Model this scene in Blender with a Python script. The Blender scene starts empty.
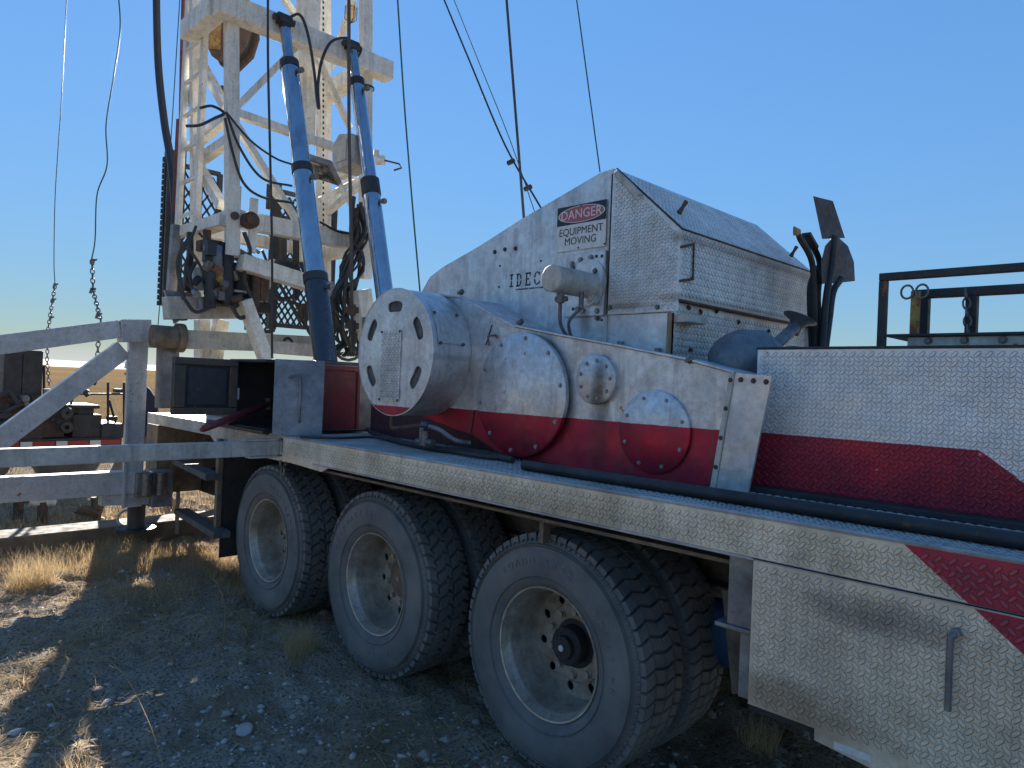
import bpy, bmesh, math, random
import numpy as np
from mathutils import Vector, Matrix, Euler
random.seed(7); rng = np.random.default_rng(7)
S = bpy.context.scene
COL = S.collection
PI = math.pi
# ------------------------------------------------------------------ camera
FPX = 710.0; ROLL = math.radians(2.3); EYE = Vector((0, 0, 1.71))
RT = Vector((.703, .711, 0)).normalized(); FW = Vector((-.711, .703, 0)).normalized(); UP = Vector((0, 0, 1))
cr_, sr_ = math.cos(ROLL), math.sin(ROLL)
cam_d = bpy.data.cameras.new('camera'); cam = bpy.data.objects.new('camera', cam_d); COL.objects.link(cam)
cam_d.sensor_width = 36; cam_d.lens = FPX / 1024 * 36; cam_d.clip_end = 20000; cam_d.clip_start = .05
ax = RT * cr_ + UP * sr_; ay = -RT * sr_ + UP * cr_; az = -FW
cam.matrix_world = Matrix(((ax.x, ay.x, az.x, EYE.x), (ax.y, ay.y, az.y, EYE.y), (ax.z, ay.z, az.z, EYE.z), (0, 0, 0, 1)))
S.camera = cam

def at(x, y, X=None, Y=None, Z=None):
    """point where the sight line of photograph position x, y meets a real plane of the place"""
    dx, dy = x - 512, y - 384
    d = RT * ((dx * cr_ + dy * sr_) / FPX) + FW - UP * ((-dx * sr_ + dy * cr_) / FPX)
    if X is not None: t = (X - EYE.x) / d.x
    elif Y is not None: t = (Y - EYE.y) / d.y
    else: t = (Z - EYE.z) / d.z
    return EYE + d * t

# ------------------------------------------------------------------ light
SUN_EL = math.radians(20.0)
sun_dir = (FW * 1.0 + RT * -.43).normalized()            # horizontal direction towards the sun
sd = Vector((sun_dir.x * math.cos(SUN_EL), sun_dir.y * math.cos(SUN_EL), math.sin(SUN_EL)))
sl = bpy.data.lights.new('sun', 'SUN'); sl.energy = 3.3; sl.angle = math.radians(.53); sl.color = (1, .94, .85)
so = bpy.data.objects.new('sun', sl); COL.objects.link(so); so.rotation_euler = sd.to_track_quat('Z', 'Y').to_euler(); so.location = (0, 0, 30)
W = bpy.data.worlds.new('World'); S.world = W; W.use_nodes = True
wn = W.node_tree; wn.nodes.clear()
def wN(t, **k):
    n = wn.nodes.new(t)
    for a, b in k.items(): setattr(n, a, b)
    return n
sky = wN('ShaderNodeTexSky', sky_type='NISHITA', sun_disc=False, sun_elevation=SUN_EL,
         sun_rotation=math.atan2(sun_dir.x, sun_dir.y), altitude=900, air_density=1.0, dust_density=.02, ozone_density=4.0)
bg = wN('ShaderNodeBackground'); bg.inputs['Strength'].default_value = .12
wo = wN('ShaderNodeOutputWorld')
hsv = wN('ShaderNodeHueSaturation'); hsv.inputs['Hue'].default_value = .4975; hsv.inputs['Saturation'].default_value = 1.08; hsv.inputs['Value'].default_value = 1
# low pale cloud bank just above the horizon
tc = wN('ShaderNodeTexCoord'); sp = wN('ShaderNodeSeparateXYZ'); wn.links.new(tc.outputs['Generated'], sp.inputs[0])
mpn = wN('ShaderNodeMapping'); mpn.inputs['Scale'].default_value = (3, 3, 60); wn.links.new(tc.outputs['Generated'], mpn.inputs[0])
nz = wN('ShaderNodeTexNoise'); nz.inputs['Scale'].default_value = 1.6; nz.inputs['Detail'].default_value = 5; wn.links.new(mpn.outputs[0], nz.inputs['Vector'])
ma = wN('ShaderNodeMath', operation='MULTIPLY_ADD'); wn.links.new(nz.outputs['Fac'], ma.inputs[0]); ma.inputs[1].default_value = .03; ma.inputs[2].default_value = .018
mr = wN('ShaderNodeMapRange'); wn.links.new(sp.outputs['Z'], mr.inputs['Value']); wn.links.new(ma.outputs[0], mr.inputs['From Max'])
mr.inputs['From Min'].default_value = .004; mr.inputs['To Min'].default_value = .85; mr.inputs['To Max'].default_value = 0
mxw = wN('ShaderNodeMix', data_type='RGBA'); wn.links.new(mr.outputs[0], mxw.inputs['Factor'])
# phone-like highlight roll-off of the sky round the sun: c / (1 + k * brightness)
bw = wN('ShaderNodeRGBToBW'); wn.links.new(sky.outputs[0], bw.inputs[0])
kd = wN('ShaderNodeMath', operation='MULTIPLY_ADD'); wn.links.new(bw.outputs[0], kd.inputs[0]); kd.inputs[1].default_value = .88; kd.inputs[2].default_value = 1.05
dv_ = wN('ShaderNodeVectorMath', operation='DIVIDE'); wn.links.new(sky.outputs[0], dv_.inputs[0]); wn.links.new(kd.outputs[0], dv_.inputs[1])
wn.links.new(dv_.outputs[0], hsv.inputs['Color']); wn.links.new(hsv.outputs[0], mxw.inputs['A']); mxw.inputs['B'].default_value = (1.2, 1.28, 1.36, 1)
wn.links.new(mxw.outputs['Result'], bg.inputs['Color']); wn.links.new(bg.outputs[0], wo.inputs['Surface'])
S.view_settings.view_transform = 'Standard'; S.view_settings.look = 'None'; S.view_settings.exposure = 2.2; S.view_settings.gamma = 1
S.cycles.max_bounces = 6; S.cycles.use_adaptive_sampling = True

# ------------------------------------------------------------------ materials
def mat(name, col, rough=.6, metal=0., col2=None, scale=4., amt=.6, fine=.25, rust=0., rustcol=(.16, .06, .025), rscale=14.,
        streak=0., bump=.15, bscale=90., red=None, spots=None, redcol=(.50, .02, .05), wear=0., coat=0., spec=.5, stain=None, planes=None):
    m = bpy.data.materials.new(name); m.use_nodes = True; t = m.node_tree; N = t.nodes; L = t.links
    b = N['Principled BSDF']; b.inputs['Roughness'].default_value = rough; b.inputs['Metallic'].default_value = metal
    b.inputs['Coat Weight'].default_value = coat; b.inputs['Specular IOR Level'].default_value = spec
    tc = N.new('ShaderNodeTexCoord'); co = tc.outputs['Object']
    def noise(s, det=6, vec=None, rough_=.6):
        n = N.new('ShaderNodeTexNoise'); n.inputs['Scale'].default_value = s; n.inputs['Detail'].default_value = det
        n.inputs['Roughness'].default_value = rough_; L.new(vec or co, n.inputs['Vector']); return n.outputs['Fac']
    def ramp(v, a, c, lo=0., hi=1.):
        n = N.new('ShaderNodeMapRange'); L.new(v, n.inputs['Value']); n.inputs['From Min'].default_value = a; n.inputs['From Max'].default_value = c
        n.inputs['To Min'].default_value = lo; n.inputs['To Max'].default_value = hi; return n.outputs[0]
    def mix(f, A, B, mode='MIX'):
        n = N.new('ShaderNodeMix'); n.data_type = 'RGBA'; n.blend_type = mode
        for s, v in (('Factor', f), ('A', A), ('B', B)):
            if isinstance(v, tuple): n.inputs[s].default_value = v if len(v) == 4 else (*v, 1)
            elif isinstance(v, (int, float)): n.inputs[s].default_value = v
            else: L.new(v, n.inputs[s])
        return n.outputs['Result']
    def math_(op, a, c):
        n = N.new('ShaderNodeMath'); n.operation = op
        for i, v in enumerate((a, c)):
            if isinstance(v, (int, float)): n.inputs[i].default_value = v
            else: L.new(v, n.inputs[i])
        return n.outputs[0]
    c2 = col2 or tuple(x * .55 for x in col)
    c = mix(ramp(noise(scale), .35, .68, 0, amt), (*col, 1), (*c2, 1))
    c = mix(ramp(noise(scale * 2.7, 7, None, .7), .45, .72, 0, amt * .7), c, tuple(x * .75 for x in c2))
    if red:
        sx = N.new('ShaderNodeSeparateXYZ'); L.new(co, sx.inputs[0]); f = None
        for (a, bz, cc) in red:
            v = math_('ADD', math_('ADD', math_('MULTIPLY', sx.outputs['X'], a), math_('MULTIPLY', sx.outputs['Z'], bz)), cc)
            v = math_('ADD', v, ramp(noise(30, 3), 0, 1, -.003, .003))
            g = ramp(v, -.001, .001)
            f = g if f is None else math_('MULTIPLY', f, g)
        rc = mix(ramp(noise(7), .3, .7), (*redcol, 1), (redcol[0] * .55, redcol[1] * .8, redcol[2] * .9, 1))
        if wear: f = math_('MULTIPLY', f, ramp(noise(26, 8, None, .75), .30, .34))
        c = mix(f, c, rc)
    if fine: c = mix(ramp(noise(scale * 9, 8, None, .7), .4, .75, 0, fine), c, (.08, .075, .07, 1))
    if streak:
        mp = N.new('ShaderNodeMapping'); mp.inputs['Scale'].default_value = (9, 9, .8); L.new(co, mp.inputs[0])
        c = mix(ramp(noise(1.5, 7, mp.outputs[0], .7), .5, .75, 0, streak), c, (.11, .09, .075, 1))
    if rust:
        r = ramp(noise(rscale, 9, None, .72), .66 - rust * .22, .70 - rust * .2)
        c = mix(r, c, mix(noise(40), (*rustcol, 1), (rustcol[0] * 1.6, rustcol[1] * 1.5, rustcol[2] * 1.3, 1)))
    if stain:                                                     # oil or mud marks with a shape of their own
        sx = N.new('ShaderNodeSeparateXYZ'); L.new(co, sx.inputs[0])
        for (x0, z0, rx, rz, colr, st) in stain:
            ux = math_('DIVIDE', math_('SUBTRACT', sx.outputs['X'], x0), rx); uz = math_('DIVIDE', math_('SUBTRACT', sx.outputs['Z'], z0), rz)
            d = math_('ADD', math_('MULTIPLY', ux, ux), math_('MULTIPLY', uz, uz))
            d = math_('ADD', d, ramp(noise(11, 6), 0, 1, -.7, .7))
            c = mix(ramp(d, 0, 1.2, st, 0), c, (*colr, 1))
    L.new(c, b.inputs['Base Color'])
    rr = ramp(noise(scale * 3), .3, .7, max(rough - .12, .05), min(rough + .15, 1)); L.new(rr, b.inputs['Roughness'])
    if bump:
        wv = N.new('ShaderNodeBump'); wv.inputs['Strength'].default_value = .35; wv.inputs['Distance'].default_value = .03; L.new(noise(3.5, 3), wv.inputs['Height'])
        bn = N.new('ShaderNodeBump'); bn.inputs['Strength'].default_value = bump; bn.inputs['Distance'].default_value = .01; L.new(wv.outputs[0], bn.inputs['Normal'])
        L.new(noise(bscale, 8), bn.inputs['Height']); L.new(bn.outputs[0], b.inputs['Normal'])
    return m

def lug_of(m, k=1.35):
    c = m.copy(); c.name = m.name + '_worn'; b = c.node_tree.nodes['Principled BSDF']; L = c.node_tree.links
    src = b.inputs['Base Color'].links[0].from_socket; n = c.node_tree.nodes.new('ShaderNodeMix'); n.data_type = 'RGBA'; n.blend_type = 'ADD'; n.inputs['Factor'].default_value = 1
    L.new(src, n.inputs['A']); n.inputs['B'].default_value = (.05 * k, .05 * k, .048 * k, 1); L.new(n.outputs['Result'], b.inputs['Base Color']); return c
SILV = (.50, .50, .49); SILV2 = (.36, .355, .34)
BROWN = (.17, .12, .075)
m_skirt = mat('skirt_paint', (.80, .71, .55), .5, .25, (.56, .46, .32), 3, .8, .3, rust=-.3, streak=.35, red=[(.79, 1, -.804)], wear=1,
              stain=[(-.92, .74, .26, .10, (.26, .16, .09), .75), (-.70, 1.08, .22, .06, (.07, .065, .065), .6), (-2.2, 1.2, .9, .06, BROWN, .4)])
m_plate = mat('side_plate_paint', (.82, .82, .82), .45, .5, (.68, .68, .67), 3, .6, .22, rust=.04, streak=.15,
              red=[(0, -1, 1.55), (-.75, -1, 1.107)], wear=1)
m_case = mat('chain_case_paint', (.76, .77, .78), .45, .6, (.50, .50, .50), 4, .9, .4, rust=.05, streak=.5, red=[(0, -1, 1.556)], bump=.08,
             stain=[(-2.07, 1.72, .05, .16, (.03, .03, .03), .8), (-2.08, 1.50, .07, .22, (.05, .03, .03), .55), (-1.45, 1.38, .06, .12, (.1, .06, .05), .5)])
m_hood = mat('hood_paint', (.76, .77, .78), .45, .6, (.54, .54, .54), 3, .85, .35, rust=.0, streak=.45, bump=.06,
             stain=[(-2.44, 2.08, .05, .10, (.13, .08, .05), .55), (-3.0, 2.55, .03, .10, (.16, .10, .07), .4), (-2.6, 1.84, .5, .03, (.12, .1, .08), .5), (-2.30, 2.3, .02, .3, (.15, .1, .07), .5)])
m_hoodt = mat('hood_treadplate', (.78, .78, .77), .45, .55, (.58, .57, .55), 3, .8, .35, rust=-.1, rscale=9, streak=.3, bump=.05,
             stain=[(-1.88, 2.45, .05, .03, (.24, .15, .09), .5), (-1.88, 2.16, .12, .025, (.24, .15, .09), .55), (-2.2, 2.13, .2, .02, (.2, .12, .07), .6)])
m_deck = mat('deck_plate', (.50, .50, .49), .55, .3, (.26, .25, .23), 3, .9, .35, rust=.1)
m_white = mat('mast_paint', (.80, .785, .73), .55, 0, (.62, .55, .43), 5, .7, .3, rust=.12, streak=.55)
m_white2 = mat('frame_paint', (.62, .59, .52), .55, .1, (.38, .35, .30), 5, .8, .35, rust=.12, streak=.5)
m_grey = mat('grey_steel', (.30, .305, .31), .5, .5, (.1, .1, .1), 5, .8, .3, rust=.2)
m_dark = mat('dark_steel', (.045, .047, .05), .55, .3, (.02, .02, .02), 6, .8, .1, rust=.15)
m_black = mat('black_rubber', (.028, .028, .03), .6, 0, (.06, .056, .05), 9, .7, 0)
m_rusty = mat('rusty_steel', (.12, .075, .05), .8, .1, (.05, .035, .03), 12, .9, .3, rust=.4)
m_brown = mat('weathered_channel', (.26, .19, .125), .8, 0, (.07, .055, .04), 6, .9, .3, rust=.2, streak=.3)
m_dbrown = mat('dark_worn_paint', (.07, .06, .05), .7, .1, (.12, .09, .06), 6, .8, .3, rust=.25)
m_dblue = mat('dark_blue_panel', (.045, .047, .05), .6, .1, (.035, .035, .04), 6, .8, .3, rust=.15)
m_stepd = mat('shaded_step', (.13, .13, .13), .7, .3, (.07, .07, .07), 8, .9, .3, rust=.25)  # rusty grey, coloured darker in place of shade falling on the steps
m_dred2 = mat('oily_red_paint', (.12, .02, .03), .6, 0, (.04, .025, .03), 4, .9, .3, rust=.2, streak=.4)
m_red = mat('red_paint', (.22, .012, .028), .5, 0, (.09, .012, .018), 6, .7, .3, rust=.12, coat=.2)
m_dred = mat('dark_red_pipe', (.16, .03, .03), .6, 0, (.08, .02, .02), 8, .7, .3, rust=.2)
m_blueg = mat('bluegrey_paint', (.27, .32, .38), .5, .15, (.09, .10, .115), 6, .7, .35, rust=.15, streak=.2)
m_blue = mat('blue_paint', (.03, .09, .2), .5, 0, (.02, .05, .1), 6, .7, .3, rust=.1)
m_yell = mat('yellow_paint', (.50, .32, .05), .6, 0, (.2, .12, .04), 9, .9, .4, rust=.75)
m_chrome = mat('polished_ram', (.44, .47, .52), .07, 1.0, (.30, .33, .38), 3, .6, .15, bump=.01, streak=.6)
m_ramdark = mat('ram_barrel', (.025, .035, .055), .3, .3, (.03, .035, .045), 5, .6, .15, coat=.3)
m_tyre = mat('tyre_rubber', (.095, .098, .10), .8, 0, (.20, .19, .17), 4, .9, .0, bump=.25, bscale=60)
m_tyret = mat('tyre_letters', (.24, .235, .23), .7, 0, (.06, .06, .06), 9, .6, 0)
m_rim = mat('rim_paint', (.60, .555, .48), .42, .5, (.30, .25, .19), 7, .9, .35, rust=.12)
m_hubr = mat('rusty_hub', (.26, .17, .11), .8, .1, (.14, .09, .06), 14, .9, .3, rust=.3)
m_riml = mat('rim_disc_paint', (.42, .37, .31), .55, .2, (.24, .18, .12), 7, .9, .4, rust=.2)
m_pbolt = mat('painted_bolt', (.36, .36, .36), .5, .5, (.22, .20, .18), 30, .8, .3, rust=.2)
m_bolt = mat('bolt_steel', (.22, .21, .20), .45, .6, (.10, .08, .07), 30, .8, .3, rust=.2)
m_rub = mat('cable_rubber', (.03, .032, .035), .5, 0, None, 9, .5, 0, bump=0)
m_green = mat('green_cable', (.03, .10, .07), .5, 0, None, 9, .5, 0, bump=0)
m_wire = mat('steel_rope', (.10, .085, .07), .6, .3, None, 30, .6, .2, rust=.2)
m_sw = mat('sign_white', (.72, .72, .70), .45, 0, (.55, .55, .53), 20, .8, .15, bump=0)
m_sb = mat('sign_black', (.012, .014, .02), .4, 0, None, 20, .4, 0, bump=0)
m_sr = mat('sign_red', (.48, .10, .12), .45, 0, (.36, .09, .11), 25, .8, .1, bump=0)
m_navy = mat('navy_cloth', (.018, .022, .045), .9, 0, None, 30, .5, 0)
m_trou = mat('khaki_cloth', (.20, .165, .14), .9, 0, (.13, .1, .085), 12, .7, .2)
m_hiv = mat('hivis_tape', (.55, .75, .05), .6, 0, None, 30, .3, 0, bump=0)
m_tape = mat('silver_tape', (.6, .6, .6), .4, .2, None, 30, .3, 0, bump=0)
m_boot = mat('boot_leather', (.05, .038, .028), .8, 0, (.14, .1, .07), 20, .8, .2)
m_skin = mat('skin', (.42, .25, .18), .6, 0, None, 20, .3, 0, bump=0)
m_glove = mat('tan_glove', (.45, .34, .22), .9, 0, None, 20, .6, 0)
m_hat = mat('hard_hat', (.75, .75, .72), .35, 0, None, 5, .2, .1, bump=0)
m_straw = mat('dry_straw', (.68, .52, .30), .9, 0, (.46, .33, .18), 3, .9, 0, bump=0)
m_straw2 = mat('rusty_tan', (.34, .24, .14), .8, 0, (.2, .12, .07), 12, .8, .2, rust=.3)
m_grassd = mat('dry_grass', (.66, .47, .24), .9, 0, (.42, .29, .16), 2, .9, 0, bump=0)
for m in (m_straw, m_grassd):
    t = m.node_tree; b = t.nodes['Principled BSDF']; o = [n for n in t.nodes if n.type == 'OUTPUT_MATERIAL'][0]
    tr_ = t.nodes.new('ShaderNodeBsdfTranslucent'); mx = t.nodes.new('ShaderNodeMixShader'); mx.inputs[0].default_value = .5
    t.links.new(b.inputs['Base Color'].links[0].from_socket, tr_.inputs[0]); t.links.new(b.outputs[0], mx.inputs[1]); t.links.new(tr_.outputs[0], mx.inputs[2]); t.links.new(mx.outputs[0], o.inputs[0])
m_stone = mat('stone', (.36, .32, .28), .9, 0, (.52, .47, .42), 8, 1., .2, bump=.3, bscale=40)
m_clod = mat('dry_clod', (.38, .32, .26), .95, 0, (.26, .21, .17), 8, 1., .2, bump=.4, bscale=40)
m_pinks = mat('pale_stone', (.42, .33, .29), .85, 0, (.5, .46, .42), 8, 1., .2, bump=.3, bscale=40)
m_timber = mat('old_timber', (.16, .12, .085), .85, 0, (.09, .07, .05), 4, .9, .3, streak=.3)
m_amber = bpy.data.materials.new('lamp_glass'); m_amber.use_nodes = True
_b = m_amber.node_tree.nodes['Principled BSDF']; _b.inputs['Base Color'].default_value = (.85, .6, .3, 1); _b.inputs['Roughness'].default_value = .15
_b.inputs['Transmission Weight'].default_value = .7

def ground_mat():
    m = bpy.data.materials.new('dry_ground'); m.use_nodes = True; t = m.node_tree; N = t.nodes; L = t.links
    b = N['Principled BSDF']; b.inputs['Roughness'].default_value = 1; b.inputs['Specular IOR Level'].default_value = 0
    g = N.new('ShaderNodeNewGeometry'); co = g.outputs['Position']
    def noise(s, det=8, r=.65):
        n = N.new('ShaderNodeTexNoise'); n.inputs['Scale'].default_value = s; n.inputs['Detail'].default_value = det; n.inputs['Roughness'].default_value = r
        L.new(co, n.inputs['Vector']); return n.outputs['Fac']
    def ramp(v, a, c, lo=0., hi=1.):
        n = N.new('ShaderNodeMapRange'); L.new(v, n.inputs['Value']); n.inputs['From Min'].default_value = a; n.inputs['From Max'].default_value = c
        n.inputs['To Min'].default_value = lo; n.inputs['To Max'].default_value = hi; return n.outputs[0]
    def mix(f, A, B):
        n = N.new('ShaderNodeMix'); n.data_type = 'RGBA'
        for s, v in (('Factor', f), ('A', A), ('B', B)):
            if isinstance(v, tuple): n.inputs[s].default_value = v
            elif isinstance(v, (int, float)): n.inputs[s].default_value = v
            else: L.new(v, n.inputs[s])
        return n.outputs['Result']
    dirt = mix(ramp(noise(1.1), .35, .65), (.52, .43, .34, 1), (.40, .33, .265, 1))
    dirt = mix(ramp(noise(14), .42, .6, 0, .9), dirt, (.52, .44, .35, 1))
    dirt = mix(ramp(noise(60), .48, .62, 0, .9), dirt, (.10, .085, .07, 1))
    v = N.new('ShaderNodeTexVoronoi'); v.inputs['Scale'].default_value = 45; L.new(co, v.inputs['Vector'])
    dirt = mix(ramp(v.outputs['Distance'], .12, .3, .7, 0), dirt, (.42, .37, .32, 1))
    straw = mix(ramp(noise(9), .35, .65), (.36, .26, .14, 1), (.22, .15, .08, 1))
    near = mix(ramp(noise(.9, 5), .50, .64, 0, .8), dirt, straw)
    # the open plain: bleached grass in long bands
    mp = N.new('ShaderNodeMapping'); mp.inputs['Rotation'].default_value = (0, 0, math.radians(35)); mp.inputs['Scale'].default_value = (.004, .03, 1); L.new(co, mp.inputs[0])
    n2 = N.new('ShaderNodeTexNoise'); n2.inputs['Scale'].default_value = 1.5; n2.inputs['Detail'].default_value = 7; L.new(mp.outputs[0], n2.inputs['Vector'])
    far = mix(ramp(n2.outputs['Fac'], .35, .65), (.30, .19, .085, 1), (.19, .135, .08, 1))
    far = mix(ramp(noise(.3), .4, .7, 0, .5), far, (.28, .19, .09, 1))
    ln = N.new('ShaderNodeVectorMath'); ln.operation = 'LENGTH'; L.new(co, ln.inputs[0])
    c = mix(ramp(ln.outputs['Value'], 11, 22), near, far)
    L.new(c, b.inputs['Base Color'])
    bn = N.new('ShaderNodeBump'); bn.inputs['Strength'].default_value = 1.; bn.inputs['Distance'].default_value = .05
    L.new(noise(22, 10, .75), bn.inputs['Height']); L.new(bn.outputs[0], b.inputs['Normal'])
    return m
m_ground = ground_mat()

def grime_of(m):
    k = m.name + '_grime'
    if k in bpy.data.materials: return bpy.data.materials[k]
    c = m.copy(); c.name = k; b = c.node_tree.nodes['Principled BSDF']; L = c.node_tree.links
    src = b.inputs['Base Color'].links[0].from_socket; n = c.node_tree.nodes.new('ShaderNodeMix'); n.data_type = 'RGBA'; n.blend_type = 'MULTIPLY'; n.inputs['Factor'].default_value = 1
    L.new(src, n.inputs['A']); n.inputs['B'].default_value = (.40, .39, .37, 1); L.new(n.outputs['Result'], b.inputs['Base Color']); return c
m_skirt_l, m_plate_l, m_hoodt_l, m_deck_l = lug_of(m_skirt, .8), lug_of(m_plate, .4), lug_of(m_hoodt, .6), lug_of(m_deck, .8)
# ------------------------------------------------------------------ builders
WM = {}                                                     # world matrix of every object used as a parent
def par(o, p):
    if p is not None:
        o.parent = p; o.matrix_parent_inverse = WM[p.name].inverted()
    return o
class MB:
    def __init__(s): s.v = []; s.f = []
    def add(s, vs, fs):
        n = len(s.v); s.v += [tuple(v) for v in vs]; s.f += [tuple(i + n for i in f) for f in fs]; return s
    def box(s, c, d, R=None):
        c = Vector(c); h = Vector(d) / 2
        vs = [Vector((x * h.x, y * h.y, z * h.z)) for x in (-1, 1) for y in (-1, 1) for z in (-1, 1)]
        if R is not None: vs = [R @ v for v in vs]
        return s.add([v + c for v in vs], [(0, 1, 3, 2), (4, 6, 7, 5), (0, 4, 5, 1), (2, 3, 7, 6), (0, 2, 6, 4), (1, 5, 7, 3)])
    def bb(s, a, b):
        a = Vector(a); b = Vector(b); return s.box((a + b) / 2, [abs(x) for x in (b - a)])
    def beam(s, p, q, w, h, up=(0, 0, 1)):
        p = Vector(p); q = Vector(q); d = (q - p); l = d.length; d.normalize(); u = Vector(up)
        sx = d.cross(u)
        if sx.length < 1e-3: sx = d.cross(Vector((0, 1, 0)))
        sx.normalize(); u = sx.cross(d)
        R = Matrix((d, sx, u)).transposed(); return s.box((p + q) / 2, (l, w, h), R)
    def tube(s, pts, r, n=8, cap=True, rs=None):
        pts = [Vector(p) for p in pts]; k = len(pts); vs = []; a = None
        for i, p in enumerate(pts):
            d = (pts[min(i + 1, k - 1)] - pts[max(i - 1, 0)]).normalized()
            if a is None: a = d.orthogonal().normalized()
            else: a = (a - d * a.dot(d)).normalized()
            b = d.cross(a); rr = rs[i] if rs else r
            vs += [p + (a * math.cos(t) + b * math.sin(t)) * rr for t in [2 * PI * j / n for j in range(n)]]
        fs = [(i * n + j, i * n + (j + 1) % n, (i + 1) * n + (j + 1) % n, (i + 1) * n + j) for i in range(k - 1) for j in range(n)]
        if cap: fs += [tuple(range(n))[::-1], tuple((k - 1) * n + j for j in range(n))]
        return s.add(vs, fs)
    def cyl(s, p, q, r, n=24, r2=None): return s.tube([p, q], r, n, True, [r, r if r2 is None else r2])
    def lathe(s, prof, o, axis, n=48, cap=False):
        o = Vector(o); d = Vector(axis).normalized(); a = d.orthogonal().normalized(); b = d.cross(a); vs = []
        for (r, t) in prof: vs += [o + d * t + (a * math.cos(w) + b * math.sin(w)) * r for w in [2 * PI * j / n for j in range(n)]]
        k = len(prof); fs = [(i * n + j, i * n + (j + 1) % n, (i + 1) * n + (j + 1) % n, (i + 1) * n + j) for i in range(k - 1) for j in range(n)]
        if cap: fs += [tuple(range(n))[::-1], tuple((k - 1) * n + j for j in range(n))]
        return s.add(vs, fs)
    def prism(s, poly, y0, y1):                              # outline in x,z pushed from y0 to y1
        n = len(poly); vs = [(x, y0, z) for x, z in poly] + [(x, y1, z) for x, z in poly]
        return s.add(vs, [tuple(range(n)), tuple(range(n, 2 * n))[::-1]] + [(i, i + n, (i + 1) % n + n, (i + 1) % n) for i in range(n)])
    def build(s, name, m, p=None, smooth=False, bevel=0, loc=None, kind=None, label=None):
        me = bpy.data.meshes.new(name); me.from_pydata(s.v, [], s.f); me.materials.append(m)
        if getattr(s, 'grime', False):                       # dirt packed round the foot of every lug
            me.materials.append(grime_of(m)); me.polygons.foreach_set('material_index', [1 if i % 13 > 6 else 0 for i in range(len(s.f))])
        bm = bmesh.new(); bm.from_mesh(me); bmesh.ops.recalc_face_normals(bm, faces=bm.faces); bm.to_mesh(me); bm.free()
        if smooth:
            me.polygons.foreach_set('use_smooth', [True] * len(me.polygons))
            me.set_sharp_from_angle(angle=math.radians(38))
        o = bpy.data.objects.new(name, me); COL.objects.link(o); par(o, p)
        if loc is not None: o.location = loc
        WM[o.name] = Matrix.Translation(loc) if loc is not None else Matrix.Identity(4)
        if bevel:
            b = o.modifiers.new('bevel', 'BEVEL'); b.width = bevel; b.segments = 2; b.limit_method = 'ANGLE'
        if kind: o['kind'] = kind
        if label: o['label'] = label
        return o
def tag(o, label, cat, group=None, kind=None):
    o['label'] = label; o['category'] = cat
    if group: o['group'] = group
    if kind: o['kind'] = kind
    return o
def thing(name, loc, label, cat, group=None):
    o = bpy.data.objects.new(name, None); COL.objects.link(o); o.location = loc; o.empty_display_size = .1
    WM[o.name] = Matrix.Translation(loc); return tag(o, label, cat, group)
def spline(pts, k=8):                                        # smooth curve through points
    pts = [Vector(p) for p in pts]; P = [pts[0] * 2 - pts[1]] + pts + [pts[-1] * 2 - pts[-2]]; out = []
    for i in range(1, len(P) - 2):
        for j in range(k):
            t = j / k; a, b, c, d = P[i - 1:i + 3]
            out.append(.5 * (2 * b + (c - a) * t + (2 * a - 5 * b + 4 * c - d) * t * t + (3 * b - a - 3 * c + d) * t ** 3))
    return out + [pts[-1]]
def curve_plate(outer, holes, thick):                        # flat sheet with holes cut in it: returns verts (x, z), y is thickness
    cu = bpy.data.curves.new('c', 'CURVE'); cu.dimensions = '2D'; cu.fill_mode = 'BOTH'; cu.extrude = thick / 2
    for loop in [outer] + holes:
        s = cu.splines.new('POLY'); s.points.add(len(loop) - 1); s.use_cyclic_u = True
        for i, (x, z) in enumerate(loop): s.points[i].co = (x, z, 0, 1)
    o = bpy.data.objects.new('c', cu); COL.objects.link(o); dg = bpy.context.evaluated_depsgraph_get()
    me = bpy.data.meshes.new_from_object(o.evaluated_get(dg)); bpy.data.objects.remove(o); bpy.data.curves.remove(cu)
    vs = [(v.co.x, v.co.z, v.co.y) for v in me.vertices]; fs = [tuple(p.vertices) for p in me.polygons]; bpy.data.meshes.remove(me)
    return vs, fs
def circ(cx, cz, r, n=32, rz=None, rot=0, a0=0):
    rz = rz or r; out = []
    for i in range(n):
        t = a0 + 2 * PI * i / n; x, z = r * math.cos(t), rz * math.sin(t)
        out.append((cx + x * math.cos(rot) - z * math.sin(rot), cz + x * math.sin(rot) + z * math.cos(rot)))
    return out
def text(name, s, size, m, M, p=None, ext=.0008, offset=0, sx=1.):
    cu = bpy.data.curves.new('t', 'FONT'); cu.body = s; cu.size = size; cu.extrude = ext; cu.offset = offset; cu.align_x = 'CENTER'; cu.align_y = 'CENTER'; cu.resolution_u = 3
    o = bpy.data.objects.new('t', cu); COL.objects.link(o); dg = bpy.context.evaluated_depsgraph_get()
    me = bpy.data.meshes.new_from_object(o.evaluated_get(dg)); bpy.data.objects.remove(o); bpy.data.curves.remove(cu)
    me.transform(Matrix.Diagonal((sx, 1, 1, 1))); me.transform(M); me.materials.clear(); me.materials.append(m)
    o = bpy.data.objects.new(name, me); COL.objects.link(o); par(o, p); WM[o.name] = Matrix.Identity(4); return o
def side_M(x, y, z):                                         # text upright on a face that looks to -Y
    return Matrix(((1, 0, 0, x), (0, 0, -1, y), (0, 1, 0, z), (0, 0, 0, 1)))
_boltmesh = {}
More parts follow.
